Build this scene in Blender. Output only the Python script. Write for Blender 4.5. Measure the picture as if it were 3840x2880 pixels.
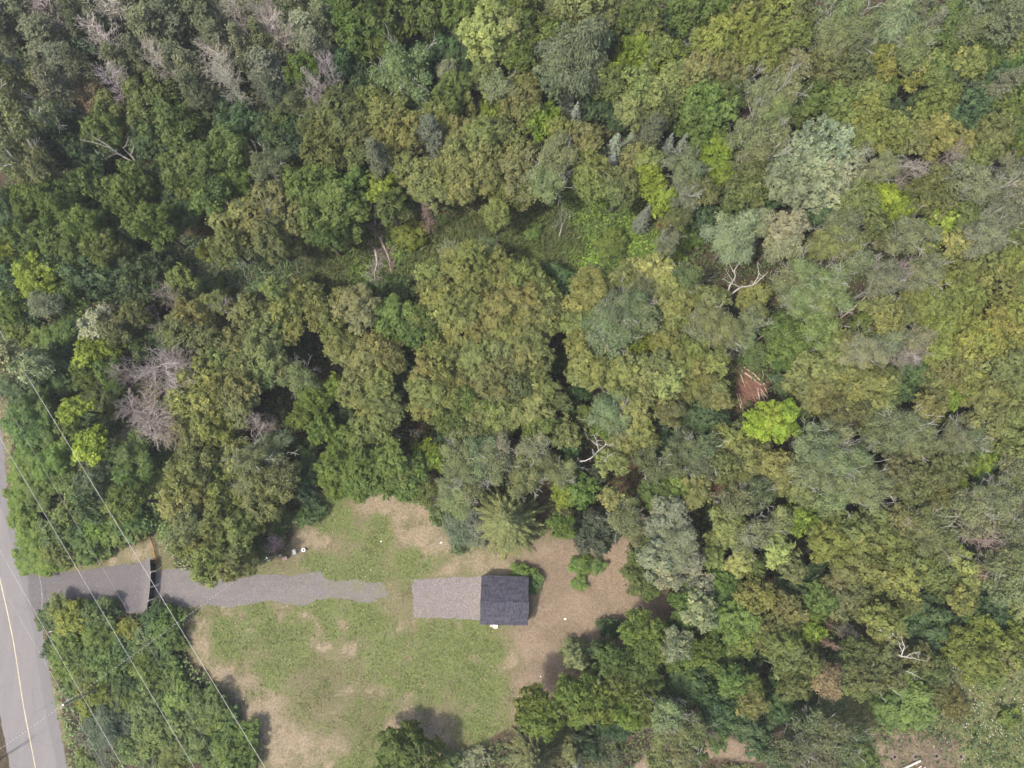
import bpy, math, random
import numpy as np
from mathutils import Vector, noise

# ------------------------------------------------------------------ camera, sky, sun, exposure
for o in list(bpy.data.objects):
    bpy.data.objects.remove(o)
sc = bpy.context.scene
COL = sc.collection
FPX, CX, CY = 2757.0, 1920.0, 1440.0          # focal length and centre in photograph pixels (3840 x 2880)
CAM_H, TILT = 105.0, math.radians(9.0)
cam_d = bpy.data.cameras.new('camera')
cam_d.sensor_width = 36.0
cam_d.lens = 36.0 * FPX / 3840.0
cam_d.clip_end = 6000.0
cam = bpy.data.objects.new('camera', cam_d)
cam.location = (0, 0, CAM_H)
cam.rotation_euler = (TILT, 0, 0)
COL.objects.link(cam)
sc.camera = cam

SUN = Vector((-0.47, -0.30, 1.0)).normalized()      # direction towards the sun
w = bpy.data.worlds.new('World'); sc.world = w; w.use_nodes = True
wn = w.node_tree.nodes; wl = w.node_tree.links
sky = wn.new('ShaderNodeTexSky'); sky.sky_type = 'NISHITA'; sky.sun_disc = False
sky.sun_elevation = math.asin(SUN.z)
sky.sun_rotation = math.atan2(SUN.x, SUN.y)
sky.air_density = 1.0; sky.dust_density = 4.0; sky.ozone_density = 1.0
wn['Background'].inputs['Strength'].default_value = 0.15
wl.new(sky.outputs[0], wn['Background'].inputs['Color'])
sd = bpy.data.lights.new('sun', 'SUN'); sd.energy = 2.7; sd.angle = math.radians(3.5); sd.color = (1.0, 0.945, 0.84)
sun = bpy.data.objects.new('sun', sd); sun.rotation_euler = SUN.to_track_quat('Z', 'Y').to_euler(); COL.objects.link(sun)
sc.view_settings.view_transform = 'Standard'
sc.view_settings.look = 'None'
sc.view_settings.exposure = 0.80
sc.view_settings.gamma = 1.0
sc.render.engine = 'CYCLES'
sc.cycles.debug_use_spatial_splits = True
sc.cycles.use_denoising = True; sc.cycles.denoiser = 'OPENIMAGEDENOISE'; sc.cycles.denoising_input_passes = 'RGB_ALBEDO_NORMAL'; sc.cycles.denoising_prefilter = 'ACCURATE'; sc.cycles.filter_width = 1.5
sc.cycles.use_adaptive_sampling = True; sc.cycles.adaptive_threshold = 0.035; sc.cycles.adaptive_min_samples = 24
sc.cycles.max_bounces = 4; sc.cycles.diffuse_bounces = 2; sc.cycles.glossy_bounces = 1
sc.cycles.transmission_bounces = 2; sc.cycles.transparent_max_bounces = 4

# ------------------------------------------------------------------ helpers
RS = np.random.RandomState
cT, sT = math.cos(TILT), math.sin(TILT)

def at(u, v, z=0.0):
    """photograph pixel -> world x, y at height z, and metres per pixel there"""
    a = (u - CX) / FPX; b = -(v - CY) / FPX
    dy = b * cT + sT; dz = b * sT - cT
    t = (CAM_H - z) / (-dz)
    return a * t, dy * t, t / FPX

def pix(x, y, z=0.0):
    """world arrays -> photograph pixel"""
    zz = z - CAM_H
    yc = y * cT + zz * sT
    zc = -y * sT + zz * cT
    return CX + FPX * x / (-zc), CY - FPX * yc / (-zc)

def nrm(a):
    return a / np.maximum(np.linalg.norm(a, axis=-1, keepdims=True), 1e-9)

def mesh_np(name, verts, faces, attrs=None, mat=None, smooth=False):
    """mesh from numpy: verts (N,3), faces (M,k)"""
    me = bpy.data.meshes.new(name)
    verts = np.asarray(verts, np.float32); faces = np.asarray(faces, np.int32)
    k = faces.shape[1]
    me.vertices.add(len(verts)); me.vertices.foreach_set('co', verts.ravel())
    me.loops.add(faces.size); me.loops.foreach_set('vertex_index', faces.ravel())
    me.polygons.add(len(faces))
    me.polygons.foreach_set('loop_start', np.arange(0, faces.size, k, dtype=np.int32))
    if smooth:
        me.polygons.foreach_set('use_smooth', np.ones(len(faces), bool))
    me.update(calc_edges=True)
    for an, (kind, data) in (attrs or {}).items():
        at_ = me.attributes.new(an, kind, 'POINT')
        at_.data.foreach_set('value' if kind == 'FLOAT' else 'color', np.asarray(data, np.float32).ravel())
    if mat is not None:
        me.materials.append(mat)
    return me

def link(name, data, parent=None, loc=(0, 0, 0), rot=(0, 0, 0), scale=(1, 1, 1), color=None):
    o = bpy.data.objects.new(name, data)
    COL.objects.link(o)
    o.parent = parent
    o.location = loc; o.rotation_euler = rot; o.scale = scale
    if color is not None:
        o.color = (color[0], color[1], color[2], 1)
    return o

def tag(o, label=None, cat=None, group=None, kind=None):
    if label: o['label'] = label
    if cat: o['category'] = cat
    if group: o['group'] = group
    if kind: o['kind'] = kind
    return o

class MB:
    """collects boxes, tubes and prisms; build() links them as one mesh object"""
    def __init__(s): s.v = []; s.f = []
    def add(s, vs, fs):
        n = len(s.v); s.v += [tuple(v) for v in vs]; s.f += [tuple(i + n for i in f) for f in fs]; return s
    def box(s, c, d, rz=0.0, bev=0.0):
        x, y, z = d[0] / 2, d[1] / 2, d[2] / 2; ca, sa = math.cos(rz), math.sin(rz); out = []
        for (a, b, e) in ((-x, -y, -z), (x, -y, -z), (x, y, -z), (-x, y, -z), (-x, -y, z), (x, -y, z), (x, y, z), (-x, y, z)):
            out.append((c[0] + a * ca - b * sa, c[1] + a * sa + b * ca, c[2] + e))
        return s.add(out, [(0, 3, 2, 1), (4, 5, 6, 7), (0, 1, 5, 4), (1, 2, 6, 5), (2, 3, 7, 6), (3, 0, 4, 7)])
    def tube(s, pts, rad, n=6):
        pts = [Vector(p) for p in pts]; m = len(pts)
        if not hasattr(rad, '__len__'): rad = [rad] * m
        vs = []; fs = []
        for i, p in enumerate(pts):
            d = (pts[min(i + 1, m - 1)] - pts[max(i - 1, 0)]).normalized()
            a = d.cross(Vector((0.31, 0.2, 1) if abs(d.z) < .9 else (1, 0.1, 0))).normalized(); b = d.cross(a)
            for k in range(n):
                t = 2 * math.pi * k / n
                vs.append(p + (a * math.cos(t) + b * math.sin(t)) * rad[i])
        for i in range(m - 1):
            for k in range(n):
                fs.append((i * n + k, i * n + (k + 1) % n, (i + 1) * n + (k + 1) % n, (i + 1) * n + k))
        fs.append(tuple(range(n))[::-1]); fs.append(tuple((m - 1) * n + k for k in range(n)))
        return s.add(vs, fs)
    def build(s, name, mat, parent=None, **kw):
        me = bpy.data.meshes.new(name); me.from_pydata(s.v, [], s.f); me.update(); me.materials.append(mat)
        return link(name, me, parent, **kw)

# ------------------------------------------------------------------ materials
def mat_new(name):
    m = bpy.data.materials.new(name); m.use_nodes = True
    nt = m.node_tree; nt.nodes.clear()
    return m, nt.nodes, nt.links

def nmath(N, L, op, a, b=None, c=None, clamp=False):
    n = N.new('ShaderNodeMath'); n.operation = op; n.use_clamp = clamp
    for i, x in enumerate((a, b, c)):
        if x is None: continue
        if isinstance(x, (int, float)): n.inputs[i].default_value = x
        else: L.new(x, n.inputs[i])
    return n.outputs[0]

def nmix(N, L, fac, a, b, mode='MIX'):
    n = N.new('ShaderNodeMix'); n.data_type = 'RGBA'; n.blend_type = mode
    for sock, x in ((n.inputs[0], fac), (n.inputs[6], a), (n.inputs[7], b)):
        if isinstance(x, (int, float)): sock.default_value = x
        elif isinstance(x, tuple): sock.default_value = (x[0], x[1], x[2], 1)
        else: L.new(x, sock)
    return n.outputs[2]

def nnoise(N, L, scale, detail=3, rough=.55, vec=None, dist=0.0):
    n = N.new('ShaderNodeTexNoise'); n.inputs['Scale'].default_value = scale; n.inputs['Detail'].default_value = detail
    n.inputs['Roughness'].default_value = rough; n.inputs['Distortion'].default_value = dist
    if vec is not None: L.new(vec, n.inputs['Vector'])
    return n.outputs['Fac']

def nramp(N, L, fac, stops):
    n = N.new('ShaderNodeValToRGB'); e = n.color_ramp.elements
    while len(e) < len(stops): e.new(0.5)
    for k, (p, c) in zip(e, stops):
        k.position = p; k.color = (c[0], c[1], c[2], 1) if isinstance(c, tuple) else (c, c, c, 1)
    L.new(fac, n.inputs[0]); return n.outputs['Color']

def finish(N, L, col, rough=.8, spec=.3, bump=None, bstr=.3, bdist=.05, metal=0.0):
    p = N.new('ShaderNodeBsdfPrincipled'); o = N.new('ShaderNodeOutputMaterial')
    if isinstance(col, tuple): p.inputs['Base Color'].default_value = (col[0], col[1], col[2], 1)
    else: L.new(col, p.inputs['Base Color'])
    p.inputs['Roughness'].default_value = rough; p.inputs['Specular IOR Level'].default_value = spec
    p.inputs['Metallic'].default_value = metal
    if bump is not None:
        b = N.new('ShaderNodeBump'); b.inputs['Strength'].default_value = bstr; b.inputs['Distance'].default_value = bdist
        L.new(bump, b.inputs['Height']); L.new(b.outputs[0], p.inputs['Normal'])
    L.new(p.outputs[0], o.inputs['Surface'])
    return p

def leaf_material(name, lo, hi, trans=.28, rough=.55, spec=.25):
    """leaf colour = object's own colour, varied leaf by leaf"""
    m, N, L = mat_new(name)
    oi = N.new('ShaderNodeObjectInfo')
    a = N.new('ShaderNodeAttribute'); a.attribute_name = 'tint'
    r = nramp(N, L, a.outputs['Fac'], [(0.0, lo), (1.0, hi)])
    c = nmix(N, L, 1.0, oi.outputs['Color'], r, 'MULTIPLY')
    p = N.new('ShaderNodeBsdfPrincipled'); p.inputs['Roughness'].default_value = rough; p.inputs['Specular IOR Level'].default_value = spec
    L.new(c, p.inputs['Base Color'])
    t = N.new('ShaderNodeBsdfTranslucent'); L.new(nmix(N, L, 1.0, c, (1.15, 1.2, .6), 'MULTIPLY'), t.inputs['Color'])
    mx = N.new('ShaderNodeMixShader'); mx.inputs[0].default_value = trans
    L.new(p.outputs[0], mx.inputs[1]); L.new(t.outputs[0], mx.inputs[2])
    o = N.new('ShaderNodeOutputMaterial'); L.new(mx.outputs[0], o.inputs['Surface'])
    return m

def plain(name, col, rough=.7, spec=.3, var=.15, scale=3.0, metal=0.0):
    m, N, L = mat_new(name)
    tc = N.new('ShaderNodeTexCoord')
    n = nnoise(N, L, scale, 4, .6, tc.outputs['Object'])
    c = nmix(N, L, n, tuple(x * (1 - var * 1.6) for x in col), tuple(min(1, x * (1 + var * 1.6)) for x in col))
    finish(N, L, c, rough, spec, n, .25, .02, metal)
    return m

def wood_obj(name, var=.3):
    """bark: the object's own colour with streaks"""
    m, N, L = mat_new(name)
    oi = N.new('ShaderNodeObjectInfo'); tc = N.new('ShaderNodeTexCoord')
    mp = N.new('ShaderNodeMapping'); mp.inputs['Scale'].default_value = (6, 6, 1.2); L.new(tc.outputs['Object'], mp.inputs['Vector'])
    n = nnoise(N, L, 1.5, 4, .65, mp.outputs[0])
    c = nmix(N, L, 1.0, oi.outputs['Color'], nramp(N, L, n, [(.3, 1 - var), (.7, 1 + var)]), 'MULTIPLY')
    finish(N, L, c, .9, .15, n, .4, .03)
    return m

M = {}
M['leaf'] = leaf_material('leaf', (.63, .70, .75), (1.37, 1.29, 1.10), .36)
M['needle'] = leaf_material('needle', (.55, .62, .62), (1.45, 1.38, 1.2), .12, .6)
M['bark'] = wood_obj('bark')
M['grass_blade'] = None

# ------------------------------------------------------------------ ground cover map (what grows or lies where)
S22 = 3840.0 / 2212.0
def blobs(u, v, lst):
    r = np.zeros_like(u)
    for (x, y, rad, *k) in lst:
        amp = k[0] if k else 1.0
        r = np.maximum(r, amp * np.exp(-(((u - x) ** 2 + (v - y) ** 2) / rad ** 2)))
    return r

def in_poly(u, v, poly):
    ins = np.zeros(u.shape, bool); n = len(poly)
    for i in range(n):
        x0, y0 = poly[i]; x1, y1 = poly[(i + 1) % n]
        if y0 == y1: continue
        c = ((y0 > v) != (y1 > v)) & (u < (x1 - x0) * (v - y0) / (y1 - y0) + x0)
        ins ^= c
    return ins

def edge_dist(u, v, poly):
    d = np.full(u.shape, 1e9); n = len(poly)
    for i in range(n):
        x0, y0 = poly[i]; x1, y1 = poly[(i + 1) % n]; dx, dy = x1 - x0, y1 - y0
        t = np.clip(((u - x0) * dx + (v - y0) * dy) / max(dx * dx + dy * dy, 1e-6), 0, 1)
        d = np.minimum(d, np.hypot(u - x0 - t * dx, v - y0 - t * dy))
    return d

def soft(u, v, poly, k):
    d = edge_dist(u, v, poly)
    return np.clip(.5 + np.where(in_poly(u, v, poly), d, -d) / (2 * k), 0, 1)

# polygons in the 2212-wide overview's pixels
OPEN = [(345, 1150), (375, 1235), (520, 1235), (620, 1190), (640, 1120), (700, 1060), (800, 1040), (900, 1065), (960, 1120), (1040, 1180), (1160, 1165), (1240, 1140), (1400, 1120), (1450, 1200), (1450, 1340), (1330, 1420), (1220, 1500), (1130, 1560), (1010, 1640), (800, 1720), (570, 1720), (520, 1550), (400, 1400), (380, 1340), (340, 1330), (120, 1320), (70, 1240), (200, 1200), (320, 1160)]
DIRT = [(1085, 1185), (1180, 1165), (1260, 1140), (1410, 1110), (1460, 1200), (1460, 1345), (1330, 1430), (1210, 1520), (1140, 1560), (1100, 1500), (1130, 1420), (1090, 1370), (1145, 1330), (1150, 1240)]
MEADOW = [(310, 960), (370, 990), (375, 1100), (360, 1180), (335, 1170), (325, 1080)]
MARSH = [(350, 500), (480, 520), (640, 520), (780, 490), (900, 465), (1080, 450), (1220, 430), (1330, 425), (1420, 470), (1490, 560), (1420, 610), (1250, 625), (1050, 600), (900, 600), (760, 640), (600, 625), (480, 650), (380, 620)]
CORNER = [(2060, 1620), (2120, 1540), (2300, 1470), (2420, 1500), (2420, 1800), (2120, 1800)]
LUSH = [(1200, 430), (1340, 415), (1430, 470), (1500, 560), (1420, 610), (1310, 600), (1240, 590), (1290, 520), (1230, 480)]
SCRUB = [(1690, 1470), (1850, 1440), (2000, 1480), (2120, 1440), (2400, 1380), (2400, 1800), (1830, 1800), (1850, 1680), (1880, 1600), (1770, 1560)]
SAND = [(1880, 1590), (1960, 1580), (2090, 1600), (2100, 1800), (1850, 1800), (1840, 1650)]
TRACK = [(1380, 1640), (1420, 1600), (1490, 1590), (1560, 1600), (1640, 1590), (1650, 1640), (1500, 1640), (1420, 1700), (1360, 1800), (1290, 1800), (1330, 1700)]
VERGE = [(0, 830), (20, 900), (35, 980), (90, 1260), (130, 1480), (170, 1720), (110, 1720), (80, 1500), (40, 1300), (-30, 900)]
GREEN_B = [(820, 1150, 70), (740, 1100, 45), (790, 1225, 60), (700, 1135, 35), (870, 1090, 40), (560, 1330, 40), (690, 1320, 60), (480, 1350, 40), (1000, 1390, 80), (850, 1400, 60), (930, 1440, 80), (1070, 1410, 60), (900, 1490, 60), (620, 1400, 60), (500, 1400, 50), (1010, 1480, 70), (580, 1470, 50), (1080, 1500, 50), (790, 1330, 50), (1000, 1350, 40), (900, 1200, 50), (400, 1170, 40), (1040, 1560, 60), (760, 1660, 60), (440, 1430, 40), (690, 1230, 40)]
BARE_B = [(665, 1165, 36), (880, 1112, 40), (925, 1160, 45), (800, 1075, 40), (640, 1130, 40), (450, 1375, 36), (420, 1390, 30), (535, 1475, 55), (560, 1550, 70), (610, 1600, 60), (930, 1190, 30), (1000, 1200, 50), (1090, 1220, 50), (720, 1620, 60), (1100, 1440, 40), (1110, 1490, 45), (380, 1185, 20), (270, 1190, 50), (360, 1330, 22), (480, 1320, 22), (950, 1600, 60), (860, 1560, 40), (410, 1165, 22), (300, 1330, 30)]
BROWN_B = [(700, 1490, 110, .9), (780, 1560, 110, .9), (640, 1540, 70, .7), (890, 1290, 50, .9), (820, 1185, 32, .8), (850, 1450, 60, .5), (920, 1540, 60, .6)]

_r = random.Random(77)
_b = []
for (x_, y_, r_b) in BARE_B:                      # ragged bare patches: each a loose handful of smaller ones
    for _ in range(6):
        a_ = _r.uniform(0, 6.283); q_ = r_b * _r.uniform(.1, 1.0)
        _b.append((x_ + q_ * math.cos(a_), y_ + .7 * q_ * math.sin(a_), r_b * _r.uniform(.22, .55), _r.uniform(.7, 1.1)))
for (xa, ya, xb, yb, rr, nn_) in ((400, 1335, 780, 1345, 12, 26), (400, 1385, 640, 1650, 26, 26), (810, 1072, 880, 1105, 18, 14), (870, 1100, 960, 1190, 22, 22), (1090, 1395, 1130, 1530, 22, 10), (640, 1130, 690, 1190, 14, 8), (470, 1440, 560, 1520, 24, 8), (240, 1200, 330, 1180, 14, 8), (810, 1370, 1000, 1345, 8, 22), (680, 1385, 770, 1405, 8, 10), (700, 1480, 880, 1510, 13, 16), (960, 1400, 1060, 1440, 7, 10)):
    for k_ in range(nn_):
        t_ = _r.random(); _b.append((xa + (xb - xa) * t_ + _r.gauss(0, rr * .7), ya + (yb - ya) * t_ + _r.gauss(0, rr * .6), rr * _r.uniform(.5, 1.3), _r.uniform(.7, 1.1)))
BARE_B = _b

def vnoise(x, y, s, seed=0):
    """cheap smooth value noise"""
    T = RS(seed).rand(64, 64); xx = x / s; yy = y / s
    xi = np.floor(xx).astype(int); yi = np.floor(yy).astype(int); fx = xx - xi; fy = yy - yi
    fx = fx * fx * (3 - 2 * fx); fy = fy * fy * (3 - 2 * fy)
    g = lambda a, b: T[a % 64, b % 64]
    return (g(xi, yi) * (1 - fx) + g(xi + 1, yi) * fx) * (1 - fy) + (g(xi, yi + 1) * (1 - fx) + g(xi + 1, yi + 1) * fx) * fy

def cover(x, y):
    u, v = pix(x, y); u = u / S22; v = v / S22
    w1 = vnoise(x, y, 2.6, 51) + .5 * vnoise(x, y, 1.1, 52) - .75; w2 = vnoise(x, y, 2.6, 53) + .5 * vnoise(x, y, 1.1, 54) - .75
    brk = vnoise(x, y, 3.5, 55) * .5 + vnoise(x, y, 1.3, 56) * .3 + vnoise(x, y, .6, 57) * .2 - .5
    u = u + 22 * w1; v = v + 22 * w2
    op = soft(u, v, OPEN, 14)
    dirt = soft(u + 60 * brk, v + 30 * brk, DIRT, 30)
    green = np.clip(.36 + .50 * blobs(u, v, GREEN_B) - .50 * blobs(u, v, BARE_B) + .8 * brk, 0, 1) * op
    bare = np.clip(.25 + .66 * blobs(u, v, BARE_B) - .28 * blobs(u, v, GREEN_B) - 1.0 * brk, 0, 1) * op
    brown = blobs(u, v, BROWN_B) * op
    green = green * (1 - dirt) + dirt * op * np.clip(brk * 2.4 - .05, 0, .6); bare = np.maximum(bare * (1 - dirt), 0)
    dirt = dirt * np.clip(op + .3, 0, 1)
    mead = np.maximum.reduce([soft(u, v, MEADOW, 10), soft(u, v, LUSH, 16), soft(u, v, CORNER, 16) * .85])
    marsh = soft(u, v, MARSH, 16)
    scrub = soft(u, v, SCRUB, 14); sand = soft(u, v, SAND, 14); track = soft(u, v, TRACK, 10); verge = soft(u, v, VERGE, 8)
    green = np.maximum.reduce([green, mead, marsh * .75 * (1 - mead), scrub * .55 * (1 - sand), verge * .45])
    bare = np.maximum.reduce([bare, sand * (.45 + .8 * brk), scrub * .40, verge * .5, track * .25])
    dirt = np.maximum.reduce([dirt, track, sand * (.35 - .6 * brk)])
    return green, bare, dirt, brown, np.maximum(marsh * (1 - mead), brown * .6), op

# ------------------------------------------------------------------ ground
def ground_material():
    m, N, L = mat_new('ground')
    tc = N.new('ShaderNodeTexCoord'); P = tc.outputs['Object']
    a = N.new('ShaderNodeAttribute'); a.attribute_name = 'cover'
    b = N.new('ShaderNodeAttribute'); b.attribute_name = 'wet'
    sp = N.new('ShaderNodeSeparateColor'); L.new(a.outputs['Color'], sp.inputs[0])
    n1 = nnoise(N, L, .55, 6, .65, P, .4); n2 = nnoise(N, L, 2.3, 5, .7, P, .3); n3 = nnoise(N, L, 9.0, 3, .7, P); n4 = nnoise(N, L, 1.1, 6, .7, P, 1.0)
    n12 = nmath(N, L, 'ADD', nmath(N, L, 'MULTIPLY', n1, .45), nmath(N, L, 'MULTIPLY', n2, .55))
    def wgt(s, n, k=1.1, lo=.22, hi=.78):
        x = nmath(N, L, 'ADD', s, nmath(N, L, 'MULTIPLY', nmath(N, L, 'SUBTRACT', n, .5), k))
        mr = N.new('ShaderNodeMapRange'); mr.interpolation_type = 'SMOOTHSTEP'
        L.new(x, mr.inputs[0]); mr.inputs[1].default_value = lo; mr.inputs[2].default_value = hi
        return mr.outputs[0]
    litter = nmix(N, L, n2, (.030, .026, .019), (.100, .070, .048))
    thatch = nmix(N, L, n3, (.095, .090, .045), (.22, .195, .11))
    grass = nmix(N, L, n2, (.070, .098, .030), (.155, .195, .062))
    grass = nmix(N, L, nmath(N, L, 'MULTIPLY', n3, .35), grass, (.19, .18, .085))
    straw = nmix(N, L, n3, (.155, .122, .080), (.36, .29, .20))
    dirt = nmix(N, L, n4, (.088, .064, .046), (.235, .182, .130))
    n5 = nnoise(N, L, .16, 5, .6, P, .8)
    dirt = nmix(N, L, nramp(N, L, n5, [(.40, 0.0), (.56, .9)]), dirt, nmix(N, L, n4, (.165, .121, .085), (.295, .230, .168)))
    dirt = nmix(N, L, nmath(N, L, 'MULTIPLY', n3, .45), dirt, (.26, .195, .135))
    # the mask that says where anything but forest litter lies: alpha channel
    base = nmix(N, L, wgt(a.outputs['Alpha'], n2, .5, .3, .7), litter, thatch)
    c = nmix(N, L, wgt(sp.outputs[0], n12, 2.0, .30, .66), base, grass)
    c = nmix(N, L, wgt(sp.outputs[1], nmath(N, L, 'ADD', nmath(N, L, 'MULTIPLY', n4, .6), nmath(N, L, 'MULTIPLY', n3, .4)), 2.0, .36, .80), c, straw)
    c = nmix(N, L, wgt(sp.outputs[2], n1, .7), c, dirt)
    wetc = nmix(N, L, n2, (.040, .058, .020), (.100, .105, .042))
    c = nmix(N, L, nmath(N, L, 'MULTIPLY', wgt(b.outputs['Fac'], n4, .9), .62), c, wetc)
    m1 = nnoise(N, L, 3.2, 4, .75, P, .6); m2 = nnoise(N, L, 1.3, 5, .7, P, 1.2); m3 = nnoise(N, L, 5.5, 3, .8, P)
    c = nmix(N, L, nramp(N, L, m2, [(.50, 0.0), (.64, .42)]), c, nmix(N, L, m1, (.105, .088, .050), (.19, .155, .095)))     # dead thatch and litter flecks
    c = nmix(N, L, nramp(N, L, m3, [(.58, 0.0), (.70, .55)]), c, (.33, .27, .185))                                        # pale straw bits
    c = nmix(N, L, 1.0, c, nramp(N, L, m1, [(.28, .62), (.72, 1.34)]), 'MULTIPLY')
    c = nmix(N, L, 1.0, c, nramp(N, L, n3, [(.25, .72), (.75, 1.28)]), 'MULTIPLY')
    finish(N, L, c, .95, .1, m1, .7, .12)
    return m

def grid_axis(a, b, step, far):
    core = np.arange(a, b + step / 2, step)
    return np.concatenate([[-far, -far / 3, -far / 8], core, [far / 8, far / 3, far]])
gx = grid_axis(-100, 100, .5, 2400); gy = grid_axis(-48, 96, .5, 2400)
XX, YY = np.meshgrid(gx, gy)
nx, ny = len(gx), len(gy)
i = np.arange((ny - 1) * (nx - 1)); r_, c_ = i // (nx - 1), i % (nx - 1)
q = r_ * nx + c_
gf = np.stack([q, q + 1, q + nx + 1, q + nx], 1)
gv = np.stack([XX.ravel(), YY.ravel(), np.zeros(XX.size)], 1)
core = (np.abs(gv[:, 0]) <= 101) & (gv[:, 1] >= -49) & (gv[:, 1] <= 97)
cov = np.zeros((len(gv), 4)); wet = np.zeros(len(gv))
g_, b_, d_, br_, w_, op_ = cover(gv[core, 0], gv[core, 1])
cov[core, 0] = g_; cov[core, 1] = b_; cov[core, 2] = d_; cov[core, 3] = np.maximum.reduce([op_, g_, b_]); wet[core] = w_
cov[~core, 0] = .2
M['ground'] = ground_material()
gm = mesh_np('ground', gv, gf, {'cover': ('FLOAT_COLOR', cov), 'wet': ('FLOAT', wet)}, M['ground'])
tag(link('ground', gm), kind='structure')

# ------------------------------------------------------------------ road, driveway, pad
def strip_mesh(center, offs_l, offs_r, z, nsub=10, jit=0.0, seed=1, uvw=False):
    pts = [Vector((p[0], p[1], 0)) for p in center]
    dense = []
    for i in range(len(pts) - 1):                     # Catmull-Rom
        p0 = pts[max(i - 1, 0)]; p1 = pts[i]; p2 = pts[i + 1]; p3 = pts[min(i + 2, len(pts) - 1)]
        for k in range(nsub):
            t = k / nsub
            dense.append(.5 * ((2 * p1) + (p2 - p0) * t + (2 * p0 - 5 * p1 + 4 * p2 - p3) * t * t + (3 * p1 - p0 - 3 * p2 + p3) * t ** 3))
    dense.append(pts[-1])
    rnd = random.Random(seed); vs = []; fs = []
    for i, p in enumerate(dense):
        d = (dense[min(i + 1, len(dense) - 1)] - dense[max(i - 1, 0)]).normalized(); n = Vector((-d.y, d.x, 0))
        a = p - n * (offs_l + rnd.uniform(-jit, jit)); b = p + n * (offs_r + rnd.uniform(-jit, jit))
        c = (a + b) / 2 if offs_l < 0 else p
        vs += [(a.x, a.y, z), (c.x, c.y, z), (b.x, b.y, z)]
        if i: j = 3 * i; fs += [(j - 3, j, j + 1, j - 2), (j - 2, j + 1, j + 2, j - 1)]
    return vs, fs, dense

def asphalt(name, lo, hi, stain, patch=.5):
    m, N, L = mat_new(name)
    tc = N.new('ShaderNodeTexCoord'); P = tc.outputs['Object']
    mp = N.new('ShaderNodeMapping'); mp.inputs['Rotation'].default_value = (0, 0, math.radians(-12)); mp.inputs['Scale'].default_value = (1.0, .06, 1); L.new(P, mp.inputs['Vector'])
    s = nnoise(N, L, .9, 4, .6, mp.outputs[0]); n = nnoise(N, L, 1.2, 6, .7, P); f = nnoise(N, L, 14, 2, .6, P)
    c = nmix(N, L, s, lo, hi)
    c = nmix(N, L, nramp(N, L, n, [(.42, 0.0), (.62, 1.0)]), c, stain)
    c = nmix(N, L, patch, c, nmix(N, L, s, lo, hi))
    vo = N.new('ShaderNodeTexVoronoi'); vo.feature = 'DISTANCE_TO_EDGE'; vo.inputs['Scale'].default_value = .22
    wv = N.new('ShaderNodeVectorMath'); wv.operation = 'ADD'; L.new(P, wv.inputs[0])
    nv = N.new('ShaderNodeTexNoise'); nv.inputs['Scale'].default_value = .8; nv.inputs['Detail'].default_value = 4; L.new(P, nv.inputs['Vector']); L.new(nv.outputs['Color'], wv.inputs[1])
    L.new(wv.outputs[0], vo.inputs['Vector'])
    c = nmix(N, L, nramp(N, L, vo.outputs['Distance'], [(.0, .28), (.010, 0.0)]), c, (.06, .055, .055))
    c = nmix(N, L, 1.0, c, nramp(N, L, f, [(.25, .85), (.75, 1.15)]), 'MULTIPLY')
    finish(N, L, c, .85, .25, f, .35, .02)
    return m
M['road'] = asphalt('road_asphalt', (.150, .140, .137), (.236, .218, .212), (.175, .163, .159), .55)
M['drive'] = asphalt('driveway_millings', (.175, .150, .150), (.245, .215, .212), (.205, .180, .172), .3)
M['line'] = plain('line_paint', (.52, .45, .29), .7, .2, .25, 1.4)

ROADPX = [(-330, 800), (-250, 1100), (-160, 1400), (-105, 1620), (-78, 1886), (-52, 1978), (0, 2175), (49, 2400), (87, 2640), (133, 2880), (190, 3200), (270, 3700)]
rc = [at(u, v)[:2] for u, v in ROADPX]
rv, rf, rdense = strip_mesh(rc, 3.25, 4.05, .004, 14, .07, 3)
me = bpy.data.meshes.new('road'); me.from_pydata(rv, [], rf); me.update(); me.materials.append(M['road'])
road = tag(link('road', me), kind='structure')
lv, lf, _ = strip_mesh(rc, .055, .055, .008, 14, .015, 5)
me = bpy.data.meshes.new('centre_line'); me.from_pydata(lv, [], lf); me.update(); me.materials.append(M['line'])
link('centre_line', me, road)
# older, darker resurfaced band along the right shoulder
bv, bf, _ = strip_mesh(rc, -2.75, 4.12, .0062, 14, .10, 8)
M['shoulder'] = asphalt('shoulder_asphalt', (.140, .130, .132), (.19, .176, .176), (.168, .156, .156), .5)
me = bpy.data.meshes.new('shoulder'); me.from_pydata(bv, [], bf); me.update(); me.materials.append(M['shoulder'])
link('shoulder', me, road)

T3 = lambda x, y: (x / 1.728, 1920 + y / 1.728)
T4 = lambda x, y: (960 + x / 1.728, 1920 + y / 1.728)
T5 = lambda x, y: (1920 + x / 1.728, 1920 + y / 1.728)
def sheet(name, pxs, z, mat, jit=.12, seed=1, step=.35):
    rnd = random.Random(seed); P = [Vector((*at(u, v)[:2], z)) for u, v in pxs]; out = []
    for i in range(len(P)):
        a, b = P[i], P[(i + 1) % len(P)]; n = max(1, int((b - a).length / step))
        for k in range(n):
            p = a.lerp(b, k / n); out.append((p.x + rnd.gauss(0, jit), p.y + rnd.gauss(0, jit), z))
    me = bpy.data.meshes.new(name); me.from_pydata(out, [], [tuple(range(len(out)))[::-1]]); me.update()
    if me.polygons[0].normal.z < 0: me.flip_normals()
    me.materials.append(mat)
    return tag(link(name, me), kind='structure'), [(x, y) for x, y, _ in out]
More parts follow.
